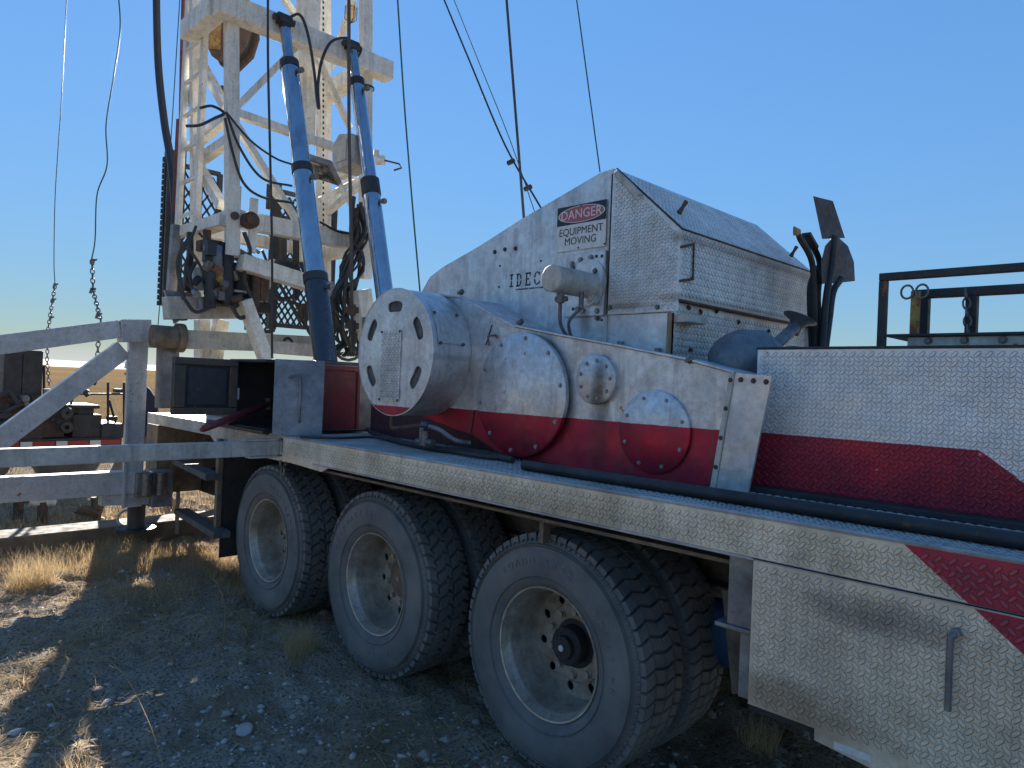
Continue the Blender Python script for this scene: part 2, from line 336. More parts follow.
def bolt(loc, nrm, r, p, name='bolt', m=None):
    key = (round(r, 4), (m or m_bolt).name)
    if key not in _boltmesh:
        b = MB(); b.cyl((0, 0, 0), (0, 0, r * .25), r * 1.35, 14); b.cyl((0, 0, r * .25), (0, 0, r * 1.05), r, 6, r * .93)
        me = bpy.data.meshes.new('bolt'); me.from_pydata(b.v, [], b.f); me.materials.append(m or m_bolt); _boltmesh[key] = me
    o = bpy.data.objects.new(name, _boltmesh[key]); COL.objects.link(o)
    q = Vector(nrm).to_track_quat('Z', 'Y') @ Euler((0, 0, random.random() * 3)).to_quaternion()
    Mw = Matrix.Translation(loc) @ q.to_matrix().to_4x4(); par(o, p); o.matrix_basis = Mw
    if p is None: pass
    return o
def lugs(o_, u, v, n, w, h, keep=None, cell=.034, L=.0285, wd=.0108, ht=.0032, lift=.0):
    """raised lens-shaped lugs of tread plate, two ways round in a basket pattern"""
    b = MB(); o_ = Vector(o_); u = Vector(u).normalized(); v = Vector(v).normalized(); n = Vector(n).normalized()
    for i in range(int(w / cell * 2)):
        for j in range(int(h / cell * 2)):
            if (i + j) % 2: continue
            a, c = (i + 1) * cell / 2, (j + 1) * cell / 2
            if a > w - .012 or c > h - .010: continue
            P = o_ + u * a + v * c
            if keep and not keep(P): continue
            s = 1 if i % 2 else -1
            d = (u + v * s) / 1.41421; e = (u * -s + v) / 1.41421
            l, k = L / 2, wd / 2
            base = [d * l, d * l * .58 + e * k, -d * l * .58 + e * k, -d * l, -d * l * .58 - e * k, d * l * .58 - e * k]
            top = [d * l * .84, d * l * .48 + e * k * .68, -d * l * .48 + e * k * .68, -d * l * .84, -d * l * .48 - e * k * .68, d * l * .48 - e * k * .68]
            b.add([P + q + n * (lift + .0003) for q in base] + [P + q + n * (lift + ht) for q in top] + [P + q * 1.10 + (q - d * q.dot(d)) * .22 + n * (lift + .0002) for q in base],
                  [(i2, (i2 + 1) % 6, (i2 + 1) % 6 + 6, i2 + 6) for i2 in range(6)] + [(6, 7, 8, 9, 10, 11)] + [(i2 + 12, (i2 + 1) % 6 + 12, (i2 + 1) % 6, i2) for i2 in range(6)])
    b.grime = True
    return b
def chain(pts, r, wire, name='chain_link'):                  # links strung along a line, joined as one mesh
    b = MB(); pts = [Vector(p) for p in pts]; seg = []
    tot = sum((pts[i + 1] - pts[i]).length for i in range(len(pts) - 1)); step = r * 2.6; k = max(2, int(tot / step))
    def along(t):
        for i in range(len(pts) - 1):
            l = (pts[i + 1] - pts[i]).length
            if t <= l or i == len(pts) - 2: return pts[i].lerp(pts[i + 1], min(1, t / l)), (pts[i + 1] - pts[i]).normalized()
            t -= l
    for i in range(k):
        c, d = along((i + .5) * tot / k); a = d.orthogonal().normalized(); c2 = d.cross(a)
        s = (a + c2).normalized() if i % 2 else (a - c2).normalized()
        loop = [c + d * (r * 1.7 * math.cos(t)) + s * (r * .95 * math.sin(t)) for t in [2 * PI * j / 12 for j in range(13)]]
        b.tube(loop, wire, 5, False)
    return b
def expanded(o_, u, v, w, h, pitch=.055, wire=.006):         # expanded-metal lattice
    b = MB(); o_ = Vector(o_); u = Vector(u).normalized(); v = Vector(v).normalized(); n = u.cross(v)
    nx, nz_ = int(w / pitch), int(h / (pitch * 1.5))
    for i in range(nx):
        for j in range(nz_):
            c = o_ + u * ((i + .5) * pitch) + v * ((j + .5) * pitch * 1.5)
            L_, B_, R_, T_ = c - u * pitch / 2, c - v * pitch * .75, c + u * pitch / 2, c + v * pitch * .75
            for p, q in ((L_, T_), (T_, R_), (R_, B_), (B_, L_)): b.beam(p, q, wire, wire, n)
    return b

# ------------------------------------------------------------------ ground
def vnoise(x, y, s, seed):
    r = np.random.default_rng(seed).random((64, 64)); X, Y = x / s, y / s; xi, yi = np.floor(X).astype(int), np.floor(Y).astype(int); fx, fy = X - xi, Y - yi
    fx = fx * fx * (3 - 2 * fx); fy = fy * fy * (3 - 2 * fy); g = lambda a, b: r[a % 64, b % 64]
    return (g(xi, yi) * (1 - fx) + g(xi + 1, yi) * fx) * (1 - fy) + (g(xi, yi + 1) * (1 - fx) + g(xi + 1, yi + 1) * fx) * fy
def gh(x, y):
    x = np.asarray(x, float); y = np.asarray(y, float)
    h = (vnoise(x, y, 1.3, 1) - .5) * .05 + (vnoise(x, y, .35, 2) - .5) * .04 + (vnoise(x, y, .15, 3) - .5) * .04 + (vnoise(x, y, .075, 4) - .5) * .038
    f = np.clip((40 - np.hypot(x, y)) / 25, 0, 1)
    return h * f - .008 + (1 - np.clip((400 - np.hypot(x, y)) / 300, 0, 1)) * (vnoise(x, y, 300, 5) - .5) * 2
def axis_pts(a, b, st, far):
    m = list(np.arange(a, b, st)); k = st; lo = a; out = []
    while lo > -far: k *= 1.16; lo -= k; out.append(lo)
    hi = m[-1]; k = st; out2 = []
    while hi < far: k *= 1.16; hi += k; out2.append(hi)
    return np.array(out[::-1] + m + out2)
gx = axis_pts(-11.5, .4, .032, 7000); gy = axis_pts(-.3, 5.2, .032, 7000)
GX, GY = np.meshgrid(gx, gy, indexing='ij'); GZ = gh(GX, GY); nx_, ny_ = GX.shape
me = bpy.data.meshes.new('ground')
idx = np.arange(nx_ * ny_).reshape(nx_, ny_)
quads = np.stack([idx[:-1, :-1], idx[1:, :-1], idx[1:, 1:], idx[:-1, 1:]], -1).reshape(-1, 4)
me.vertices.add(nx_ * ny_); me.vertices.foreach_set('co', np.stack([GX, GY, GZ], -1).reshape(-1))
me.loops.add(quads.size); me.loops.foreach_set('vertex_index', quads.reshape(-1).astype(np.int32))
me.polygons.add(len(quads)); me.polygons.foreach_set('loop_start', np.arange(0, quads.size, 4, dtype=np.int32)); me.update(calc_edges=True)
me.polygons.foreach_set('use_smooth', [True] * len(quads)); me.materials.append(m_ground)
ground = bpy.data.objects.new('ground', me); COL.objects.link(ground); ground['kind'] = 'structure'; ground['label'] = 'dry stony dirt running out into a bleached grass plain'
# low hills on the skyline
m_hill = mat('hill_grass', (.17, .16, .085), .95, 0, (.26, .21, .12), .004, .9, 0, bump=0)
hb = MB(); n = 160
ring = []
for i in range(n + 1):
    t = 2 * PI * i / n; h = 9 + 9 * float(vnoise(np.array(i * 1.), np.array(0.), 7, 9)) + 5 * float(vnoise(np.array(i * 1.), np.array(3.), 2.3, 8))
    ring.append((t, h))
vs = []
for t, h in ring:
    c, s_ = math.cos(t), math.sin(t)
    vs += [(c * 1700, s_ * 1700, -1.5), (c * 2000, s_ * 2000, h * .6), (c * 2300, s_ * 2300, h), (c * 3200, s_ * 3200, h * .3 - 2)]
hb.add(vs, [(i * 4 + j, (i + 1) * 4 + j, (i + 1) * 4 + j + 1, i * 4 + j + 1) for i in range(n) for j in range(3)])
o = hb.build('hills', m_hill, smooth=True, kind='structure'); o['label'] = 'low grey-green hills along the skyline'

def mesh_np(name, V, F, m):                                  # V (n,3), F (k,3|4)
    me = bpy.data.meshes.new(name); V = np.asarray(V, np.float32); F = np.asarray(F, np.int32); k = F.shape[1]
    me.vertices.add(len(V)); me.vertices.foreach_set('co', V.reshape(-1)); me.loops.add(F.size); me.loops.foreach_set('vertex_index', F.reshape(-1))
    me.polygons.add(len(F)); me.polygons.foreach_set('loop_start', np.arange(0, F.size, k, dtype=np.int32)); me.update(calc_edges=True); me.materials.append(m)
    o = bpy.data.objects.new(name, me); COL.objects.link(o); WM[o.name] = Matrix.Identity(4); return o
ico = bmesh.new(); bmesh.ops.create_icosphere(ico, subdivisions=1, radius=1); IV = np.array([v.co[:] for v in ico.verts]); IF = np.array([[v.index for v in f.verts] for f in ico.faces]); ico.free()
ico = bmesh.new(); bmesh.ops.create_icosphere(ico, subdivisions=3, radius=1); IV3 = np.array([v.co[:] for v in ico.verts]); IF3 = np.array([[v.index for v in f.verts] for f in ico.faces]); ico.free()
def scatter_xy(n, a=(-10.5, .3), b=(-.2, 5)):
    # denser near the camera
    x = rng.uniform(a[0], a[1], n); y = rng.uniform(b[0], b[1], n); return x, y
def stones(n, smin, smax, m, name):
    x, y = scatter_xy(n); keep = rng.random(n) < np.clip(vnoise(x, y, .8, 12) * 1.6 - .2, .12, 1); x, y = x[keep], y[keep]; n = len(x)
    s = smin * (smax / smin) ** (rng.random(n) ** 2.2); V = IV[None] * (1 + .25 * rng.standard_normal((n, 12, 1)))
    V = V * np.stack([s * rng.uniform(.8, 1.5, n), s * rng.uniform(.7, 1.1, n), s * rng.uniform(.4, .75, n)], -1)[:, None, :]
    th = rng.random(n) * 6.28; c, s2 = np.cos(th)[:, None], np.sin(th)[:, None]
    V = np.stack([V[..., 0] * c - V[..., 1] * s2 + x[:, None], V[..., 0] * s2 + V[..., 1] * c + y[:, None], V[..., 2] + (gh(x, y) + s * .15)[:, None]], -1)
    F = IF[None] + (np.arange(n) * 12)[:, None, None]
    return mesh_np(name, V.reshape(-1, 3), F.reshape(-1, 3), m)
o = stones(30000, .003, .02, m_stone, 'gravel'); tag(o, 'grey gravel and pebbles scattered over the dirt', 'gravel', kind='stuff')
o = stones(2600, .010, .034, m_clod, 'clods'); tag(o, 'brown clods of dry earth and small stones on the dirt', 'clods', kind='stuff')
def blades(x, y, hgt, lean, width, name, m, segs=3):
    n = len(x); th = rng.random(n) * 6.283; ln = lean * rng.uniform(.3, 1.2, n); h = hgt * rng.uniform(.45, 1.2, n); z0 = gh(x, y) - .004
    ts = np.linspace(0, 1, segs + 1); V = []
    wx, wy = np.cos(th + 1.57), np.sin(th + 1.57); crv = rng.uniform(1.3, 2.4, n)
    kx = rng.normal(0, .12, n) * h; ky = rng.normal(0, .12, n) * h
    for t in ts:
        px = x + np.cos(th) * ln * h * t ** crv + kx * math.sin(t * 3); py = y + np.sin(th) * ln * h * t ** crv + ky * math.sin(t * 3)
        pz = z0 + h * t * np.sqrt(np.clip(1 - (ln * .5 * t) ** 2, .05, 1)); w = width * (1 - t * .85)
        V.append(np.stack([px - wx * w, py - wy * w, pz], -1)); V.append(np.stack([px + wx * w, py + wy * w, pz], -1))
    V = np.stack(V, 1); k = 2 * (segs + 1)
    f = np.array([[2 * i, 2 * i + 1, 2 * i + 3, 2 * i + 2] for i in range(segs)])
    F = f[None] + (np.arange(n) * k)[:, None, None]
    return mesh_np(name, V.reshape(-1, 3), F.reshape(-1, 4), m)
# dry straw lying flat on the dirt
n = 80000; x, y = scatter_xy(n, (-10.5, .2), (-.2, 4.6)); keep = rng.random(n) < np.clip(vnoise(x, y, .7, 21) * 1.6 - .3 + np.clip((-x - 4) * .12, 0, .4), .04, 1); x, y = x[keep], y[keep]; n = len(x)
th = rng.random(n) * 6.28; ln = rng.uniform(.02, .13, n); w = rng.uniform(.0010, .0026, n); bend = rng.uniform(-.5, .5, n)
V = []
for t, a in ((-.5, 0), (0, 1), (.5, 0)):
    px = x + np.cos(th + bend * t) * ln * t; py = y + np.sin(th + bend * t) * ln * t; pz = gh(px, py) + .006 + a * rng.random(n) * .016 + (abs(t) > 0) * rng.random(n) * .008
    V += [np.stack([px - np.sin(th) * w, py + np.cos(th) * w, pz], -1), np.stack([px + np.sin(th) * w, py - np.cos(th) * w, pz + .0008], -1)]
V = np.stack(V, 1); F = np.array([[0, 1, 3, 2], [2, 3, 5, 4]])[None] + (np.arange(n) * 6)[:, None, None]
o = mesh_np('straw_litter', V.reshape(-1, 3), F.reshape(-1, 4), m_straw); tag(o, 'dry straw and stems lying over the dirt', 'straw', kind='stuff')
# standing dry grass
def patch(n, cx, cy, rx, ry):
    a = rng.random(n) * 6.283; r = np.sqrt(rng.random(n)); return cx + np.cos(a) * r * rx, cy + np.sin(a) * r * ry
xs, ys = [], []
x, y = scatter_xy(16000, (-11, -1.6), (.1, 4.5)); keep = rng.random(len(x)) < np.clip(vnoise(x, y, .5, 31) ** 3 * 1.6 * np.clip((-x - 2.2) * .2, .1, 1), .0, 1); xs.append(x[keep]); ys.append(y[keep])
for (cx, cy, rx, ry, n) in ((-7.2, 1.1, .35, .3, 900), (-6.9, 1.9, .6, .45, 2600), (-6.3, 2.5, .7, .3, 1800), (-5.7, 1.9, .4, .3, 500), (-5.4, 2.6, .4, .3, 600), (-10, 1.4, 1.5, .8, 1800), (-10, 3.2, 2, 1, 1800)):
    x, y = patch(n, cx, cy, rx, ry); xs.append(x); ys.append(y)
xs = np.concatenate(xs); ys = np.concatenate(ys)
o = blades(xs, ys, .13, 1.0, .0016, 'grass', m_grassd); tag(o, 'short dead grass standing in thin patches on the dirt', 'grass', kind='stuff')
# grass of the open plain, coarser with distance
n = 60000; d = 9 + 60 * rng.random(n) ** 1.5; a = np.radians(rng.uniform(118, 175, n)); x = np.cos(a) * d; y = np.sin(a) * d
m_plain = mat('plain_straw', (.30, .20, .09), .95, 0, (.22, .15, .08), .3, .8, 0, bump=0)
o = blades(x, y, .11, 1., .004, 'plain_grass', m_plain, 2); tag(o, 'bleached prairie grass covering the plain behind the rig', 'grass', kind='stuff')
# single tufts and stalks
def tuft(px, py, n, r, h, label, m=None):
    p = at(px, py, Z=0); x, y = patch(n, p.x, p.y, r, r); z = gh(p.x, p.y)
    o = blades(x, y, h, .8, .0013, 'grass_tuft', m or m_straw); return tag(o, label, 'grass tuft', 'tufts of dry grass')
tuft(300, 655, 420, .085, .20, 'pale straw tuft standing alone in shade in front of the rearmost wheel')
tuft(32, 588, 700, .16, .26, 'golden sunlit grass tuft below the long ground beam at far left')
tuft(760, 745, 220, .10, .16, 'thin dark tuft under the left corner of the tread plate toolbox')
tuft(668, 690, 60, .05, .2, 'sparse wiry tuft behind the nearest double wheel')
tuft(385, 655, 60, .06, .24, 'few upright stems between the second and the rearmost wheel')
tuft(75, 775, 120, .09, .16, 'grass tuft at the bottom edge beside the small patch of sunlight')
def stalk(pts, r, label):
    b = MB(); q = spline(pts, 6); b.tube(q, r, 5)
    for i in range(3, len(q) - 1, 2):
        s = Vector((random.uniform(-1, 1), random.uniform(-1, 1), random.uniform(.2, 1))).normalized() * random.uniform(.02, .07); b.tube([q[i], q[i] + s], r * .5, 4)
    return tag(b.build('weed_stalk', m_straw), label, 'weed', 'dry weed stalks')
g0 = at(165, 775, Z=0); stalk([g0, at(150, 725, Y=g0.y), at(128, 680, Y=g0.y + .06), at(113, 664, Y=g0.y + .08)], .0018, 'thick leaning straw stalk at the lower left in the truck shadow')
g0 = at(222, 655, Z=0); stalk([g0, at(225, 610, Y=g0.y), at(218, 585, Y=g0.y), at(210, 577, Y=g0.y)], .002, 'thin upright stalk standing left of the rearmost wheel')
def rock(px, py, s, label, m):
    p = at(px, py, Z=0); r = np.random.default_rng(int(px)); d = r.standard_normal((6, 3)); V = IV3.copy()
    for k in d:
        k /= np.linalg.norm(k); t = r.uniform(.55, .8); q = V @ k; V -= np.clip(q - t, 0, 1)[:, None] * k
    V = V * np.array([1.25, .9, .6]) * s; th = r.random() * 6; V = np.stack([V[:, 0] * math.cos(th) - V[:, 1] * math.sin(th), V[:, 0] * math.sin(th) + V[:, 1] * math.cos(th), V[:, 2]], -1)
    o = mesh_np('stone', V + np.array([p.x, p.y, float(gh(p.x, p.y)) + s * .2]), IF3, m); return tag(o, label, 'stone', 'loose stones on the dirt')
rock(108, 699, .035, 'pink stone in the shadow left of the thick leaning stalk', m_pinks)
rock(93, 645, .03, 'rounded grey stone near the shadow edge at the left', m_pinks)
rock(445, 733, .03, 'small white stone on the gravel left of the nearest wheel', m_pinks)
rock(17, 726, .035, 'pale stone in sunlight at the lower left corner', m_pinks)
rock(245, 725, .045, 'flat grey stone in the shade below the rear wheels', m_stone)
rock(122, 573, .025, 'bright white stone in the grass below the jack', m_hat)
# ------------------------------------------------------------------ the carrier truck
YS = 2.2; ZD = 1.31; YP = 2.82; YC = 2.65; YH = 2.95
truck = thing('rig_truck', (-3, 3.4, 0), 'long white and red well rig truck bed with treadplate sides standing on three rear axles', 'truck')
XE = 1.6                                                     # how far forward the body is built
# skirt along the deck edge with its dropped rear corner
b = MB(); xr = -4.32
k1, k2, k3 = at(331, 463, Y=YS), at(321, 472, Y=YS), at(277, 459, Y=YS)
out = [(xr, ZD), (XE, ZD), (XE, 1.177), (k1.x, 1.177), (k2.x, k2.z), (k3.x, k3.z), (k3.x, k3.z + .04), (xr, k3.z + .05)]
b.prism(out, YS, YS + .006); skirt = b.build('deck_skirt', m_skirt, truck, bevel=.002)
lk = lugs((xr, YS, 1.178), (1, 0, 0), (0, 0, 1), (0, -1, 0), XE - xr, .128)
lk.build('tread_lugs', m_skirt_l, truck, kind='stuff', label='raised lugs of the deck skirt treadplate')
b = MB(); b.tube([(xr, YS + .004, ZD), (XE, YS + .004, ZD)], .008, 6); b.bb((-3.93, YS - .003, 1.168), (XE, YS + .03, 1.177)); b.build('deck_edge', m_deck, truck)
b = MB(); b.bb((-4.4, YS + .007, ZD - .006), (XE, 4.85, ZD)); b.build('deck_plate', m_deck, truck)
lk = lugs((-4.4, YS + .01, ZD), (1, 0, 0), (0, 1, 0), (0, 0, 1), XE + 4.4, .75)
lk.build('tread_lugs', m_deck_l, truck, kind='stuff', label='raised lugs of the walkway deck')
b = MB(); b.bb((-4.3, 4.85, 1.0), (XE, 4.87, ZD)); b.build('far_skirt', m_white2, truck)
# deck support beams seen under the skirt
for (y, z0, z1, x0) in ((2.31, 1.125, 1.17, -3.9), (2.98, .98, 1.17, -4.3), (2.75, 1.09, 1.16, -4.3)):
    b = MB(); b.bb((x0, y, z0), (XE, y + .01, z1)); b.bb((x0, y - .05, z1 - .012), (XE, y, z1)); b.bb((x0, y - .06, z0), (XE, y, z0 + .014)); b.build('deck_beam', m_brown, truck)
for y in (3.10, 3.95):
    b = MB(); b.bb((-7.4, y, .80), (XE, y + .012, 1.16)); b.bb((-7.4, y - .09, 1.145), (XE, y, 1.16)); b.bb((-7.4, y - .09, .80), (XE, y, .815)); b.build('chassis_rail', m_brown, truck)
for x in (-4.1, -2.75, -1.4, -.6, .2): b = MB(); b.bb((x, 2.98, 1.04), (x + .04, 4.8, 1.165)); b.build('cross_member', m_brown, truck, bevel=.003)
bq = at(541, 520, Y=2.3); b = MB(); b.bb((bq.x, 2.29, 1.02), (bq.x + .025, 2.34, 1.17)); b.build('hanger_bracket', m_brown, truck, bevel=.002)
# toolbox below the skirt
tx = -1.076; b = MB()
b.prism([(tx, 1.172), (XE, 1.172), (XE, .66), (-.52, .66), (-.52, .625), (-.86, .665), (-.86, .70), (tx, .70)], YS + .001, YS + .007)
tb = b.build('toolbox_door', m_skirt, truck, bevel=.0015)
lugs((tx + .004, YS + .001, .704), (1, 0, 0), (0, 0, 1), (0, -1, 0), XE - tx, .465).build('tread_lugs', m_skirt_l, truck, kind='stuff', label='raised lugs of the toolbox door')
b = MB(); b.bb((tx, YS - .003, 1.1725), (XE, YS + .02, 1.1765)); b.build('door_seam', m_black, truck)
b = MB(); b.bb((tx + .003, YS + .008, .68), (XE, 2.75, .70)); b.bb((tx + .003, 2.75, .70), (XE, 2.76, 1.16)); b.bb((tx - .008, YS + .03, .78), (tx + .002, 2.75, 1.16)); b.build('toolbox_body', m_dark, truck)
b = MB(); b.bb((tx - .10, YS + .03, .93), (tx - .01, YS + .09, 1.17)); b.bb((tx - .14, YS + .02, .915), (tx - .005, YS + .12, .93)); b.build('deck_post', m_grey, truck, bevel=.003)
b = MB(); b.bb((tx - .05, YS + .03, .70), (tx - .01, YS + .07, .915)); b.build('toolbox_hanger', m_grey, truck, bevel=.002)
sp_ = [at(x, y, Y=2.6) for x, y in ((722, 590), (754, 592), (754, 692), (732, 694))]
b = MB(); b.prism([(q.x, q.z) for q in sp_], 2.6, 2.62); b.build('spring_bracket', m_brown, truck)
b = MB(); b.lathe([(.02, 0), (.13, .01), (.15, .05), (.15, .4), (.13, .44), (.02, .45)], (-1.75, 3.0, .60), (1, 0, .1), 24); b.build('air_tank', m_blue, truck, smooth=True)
# handle: a bent rod hanging from a pivot
hx, hz = at(957, 632, Y=YS).x, at(957, 632, Y=YS).z
b = MB(); b.cyl((hx, YS, hz), (hx, YS - .025, hz), .013, 16); b.tube(spline([(hx, YS - .02, hz), (hx - .004, YS - .028, hz - .008), (hx - .008, YS - .03, hz - .03), (hx - .008, YS - .028, hz - .205)], 6), .0085, 10)
b.build('handle', m_grey, tb, smooth=True)
q = at(812, 742, Y=YS - .001)
b = MB(); b.bb((-.80, YS - .001, .664), (-.695, YS + .001, .684)); lp = b.build('maker_plate', m_sw, tb)
# upper side plate (white over red) and the tank behind it
b = MB(); b.prism([(-1.397, 1.31), (XE, 1.31), (XE, 1.90), (-1.397, 1.90)], YP, YP + .008); b.build('side_plate', m_plate, truck, bevel=.002)
lugs((-1.39, YP, 1.33), (1, 0, 0), (0, 0, 1), (0, -1, 0), XE + 1.39, .565).build('tread_lugs', m_plate_l, truck, kind='stuff', label='raised lugs of the upper side plate')
b = MB(); b.bb((-1.39, YP + .01, 1.88), (XE, 4.3, 1.898)); b.bb((-1.39, 4.3, 1.31), (XE, 4.32, 1.9)); b.bb((-1.39, YP + .01, 1.31), (-1.38, 4.3, 1.88)); b.build('tank_top', m_white2, truck)
b = MB(); b.tube([(-1.4, YP, 1.9), (XE, YP, 1.9)], .006, 6); b.build('plate_edge', m_dark, truck)
b = MB(); b.bb((-1.36, YP - .10, 1.311), (XE, YP, 1.335)); b.build('deck_curb', m_dark, truck, bevel=.004)
# bolted white box on top at the right
p0 = at(907, 347, Y=3.3); p1 = at(907, 336, Y=3.3)
b = MB(); b.bb((p0.x, 3.3, 1.9), (XE, 4.1, p1.z - .005)); wb = b.build('bolted_box', m_white2, truck, bevel=.003)
b = MB(); b.bb((p0.x - .08, 3.28, p1.z - .004), (XE, 4.15, p1.z + .008)); b.build('lid', m_dark, wb, bevel=.003)
for i in range(9): bolt((p0.x + .08 + i * .13, 3.298, p1.z - .022), (0, -1, 0), .012, wb)
# guard rail behind the plate
RY = 3.05; a0 = at(884, 281, Y=RY); a1 = at(888, 350, Y=RY)
gr = thing('guard_rail', (a0.x, RY, 1.9), 'black square tube guard rail around the white bolted box at right', 'railing')
b = MB(); b.bb((a0.x - .015, RY - .015, 1.899), (a0.x + .015, RY + .015, a0.z)); b.build('post', m_dark, gr, bevel=.003)
b = MB(); b.bb((a0.x - .015, RY - .016, a0.z), (XE, RY + .016, a0.z + .03)); b.build('top_rail', m_dark, gr, bevel=.003)
RY2 = 3.6; c0 = at(922, 290, Y=RY2)
b = MB(); b.bb((c0.x - .03, RY2 - .02, c0.z - .04), (XE, RY2 + .02, c0.z)); b.build('inner_rail', m_dark, gr, bevel=.003)
for px in (924, 972):
    xx = at(px, 310, Y=RY2).x; b = MB(); b.bb((xx - .022, RY2 - .022, 1.95), (xx + .022, RY2 + .022, c0.z - .04)); b.build('post', m_dark, gr, bevel=.003)
b = MB(); xx = at(1015, 310, Y=RY2).x; b.bb((xx + .5, RY2 - .02, 1.95), (xx + .54, RY2 + .02, c0.z - .04)); b.build('post', m_dark, gr)
yy0, yy1 = at(921, 336, Y=3.5), at(916, 291, Y=3.5)
b = MB(); b.bb((yy1.x - .018, 3.49, 1.95), (yy1.x + .018, 3.51, yy1.z)); yp = b.build('yellow_stake', m_yell, None, bevel=.002)
tag(yp, 'flat yellow stake with a ring, standing inside the black guard rail', 'stake')
b = MB()
for dx in (-.03, .03):
    c = Vector((yy1.x + dx, 3.48, yy1.z - .005)); b.tube([c + Vector((math.cos(t) * .025, 0, math.sin(t) * .03)) for t in [2 * PI * k / 14 for k in range(15)]], .005, 6, False)
b.build('ring', m_bolt, yp)
k0, k1 = at(966, 290, Y=3.55), at(968, 335, Y=3.55)
tag(chain([k0, k1], .015, .0045).build('chain', m_bolt, None, smooth=True), 'short steel chain hanging from the black guard rail', 'chain')

# ------------------------------------------------------------------ wheels
def tyre_mesh(style):
    b = MB(); N = 72
    b.lathe([(.288, .006), (.300, -.012), (.335, -.026), (.375, -.034), (.42, -.034), (.46, -.026), (.485, -.014), (.502, .002), (.508, .022), (.511, .13), (.508, .238), (.502, .258), (.46, .286), (.40, .294), (.34, .286), (.30, .272), (.288, .254)], (0, 0, 0), (0, 1, 0), N)
    for r in (.335, .468, .478): b.lathe([(r - .0025, -.0258 if r < .4 else -.022), (r, -.0325 if r < .4 else -.0275), (r + .0025, -.0255 if r < .4 else -.020)], (0, 0, 0), (0, 1, 0), N)
    K = 54 if style == 0 else 48; R0, R1 = .507, .530
    def blk(th0, th1, ya, yb, sk, zz=0.):
        pts = []
        for rr, sh in ((R0, 0), (R1, .06)):
            for (u, v) in ((0, 0), (1, 0), (1, 1), (.5, 1 + zz), (0, 1), (.0, .5)):
                t = th0 + (th1 - th0) * (u * (1 - 2 * sh) + sh) + sk * v; y = ya + (yb - ya) * (v * (1 - 2 * sh) + sh)
                edge = min(1, min(abs(y - .0), abs(y - .26)) / .03); r_ = rr - (1 - edge) * .006
                pts.append((r_ * math.cos(t), y, r_ * math.sin(t)))
        b.add(pts, [(6, 7, 8, 9, 10, 11)] + [(i, (i + 1) % 6, (i + 1) % 6 + 6, i + 6) for i in range(6)])
    for i in range(K):
        d = 2 * PI / K; t = i * d; g = .13 * d
        if style == 0:
            blk(t, t + d - g, -.004, .056, .30 * d, .06); blk(t + .35 * d, t + 1.35 * d - g, .064, .126, -.22 * d, .10)
            blk(t + .1 * d, t + 1.1 * d - g, .134, .196, .22 * d, -.10); blk(t + .4 * d, t + 1.4 * d - g, .204, .264, -.30 * d, 0)
        else:
            for k, (ya, yb) in enumerate(((-.004, .05), (.056, .104), (.110, .150), (.156, .204), (.21, .264))):
                blk(t + (k % 2) * .5 * d, t + (k % 2) * .5 * d + d * .80, ya, yb, (.28 if k % 2 else -.28) * d, .35 if k % 2 else -.35)
    for i in range(K * 2):                                   # shoulder notches
        t = 2 * PI * i / (K * 2); a = .011; p = [(r * math.cos(t + s * a), y, r * math.sin(t + s * a)) for (r, y) in ((.488, -.0135), (.503, -.006)) for s in (-1, 1)]
        q = [(r * math.cos(t + s * a), y - .004, r * math.sin(t + s * a)) for (r, y) in ((.490, -.0135), (.5025, -.007)) for s in (-.8, .8)]
        b.add(p + q, [(4, 5, 7, 6), (0, 1, 5, 4), (2, 3, 7, 6), (0, 2, 6, 4), (1, 3, 7, 5)])
    return b
def wheel_text(s, r, a0, step, size, p, name, turn=1):
    vs, fs = [], []
    for i, chh in enumerate(s):
        if chh == ' ': continue
        cu = bpy.data.curves.new('t', 'FONT'); cu.body = chh; cu.size = size; cu.extrude = .0016; cu.offset = 0; cu.align_x = 'CENTER'; cu.align_y = 'CENTER'; cu.resolution_u = 2
        o = bpy.data.objects.new('t', cu); COL.objects.link(o); dg = bpy.context.evaluated_depsgraph_get()
        me = bpy.data.meshes.new_from_object(o.evaluated_get(dg)); bpy.data.objects.remove(o); bpy.data.curves.remove(cu)
        a = math.radians(a0) - i * step; n = len(vs)
        for v in me.vertices:
            x, z = v.co.x, v.co.y + r; rr = a - PI / 2
            yy = -.0352 if r < .43 else -.031
            vs.append((x * math.cos(rr) - z * math.sin(rr), yy - v.co.z, x * math.sin(rr) + z * math.cos(rr)))
        fs += [tuple(k + n for k in f.vertices) for f in me.polygons]; bpy.data.meshes.remove(me)
    b = MB(); b.add(vs, fs); return b
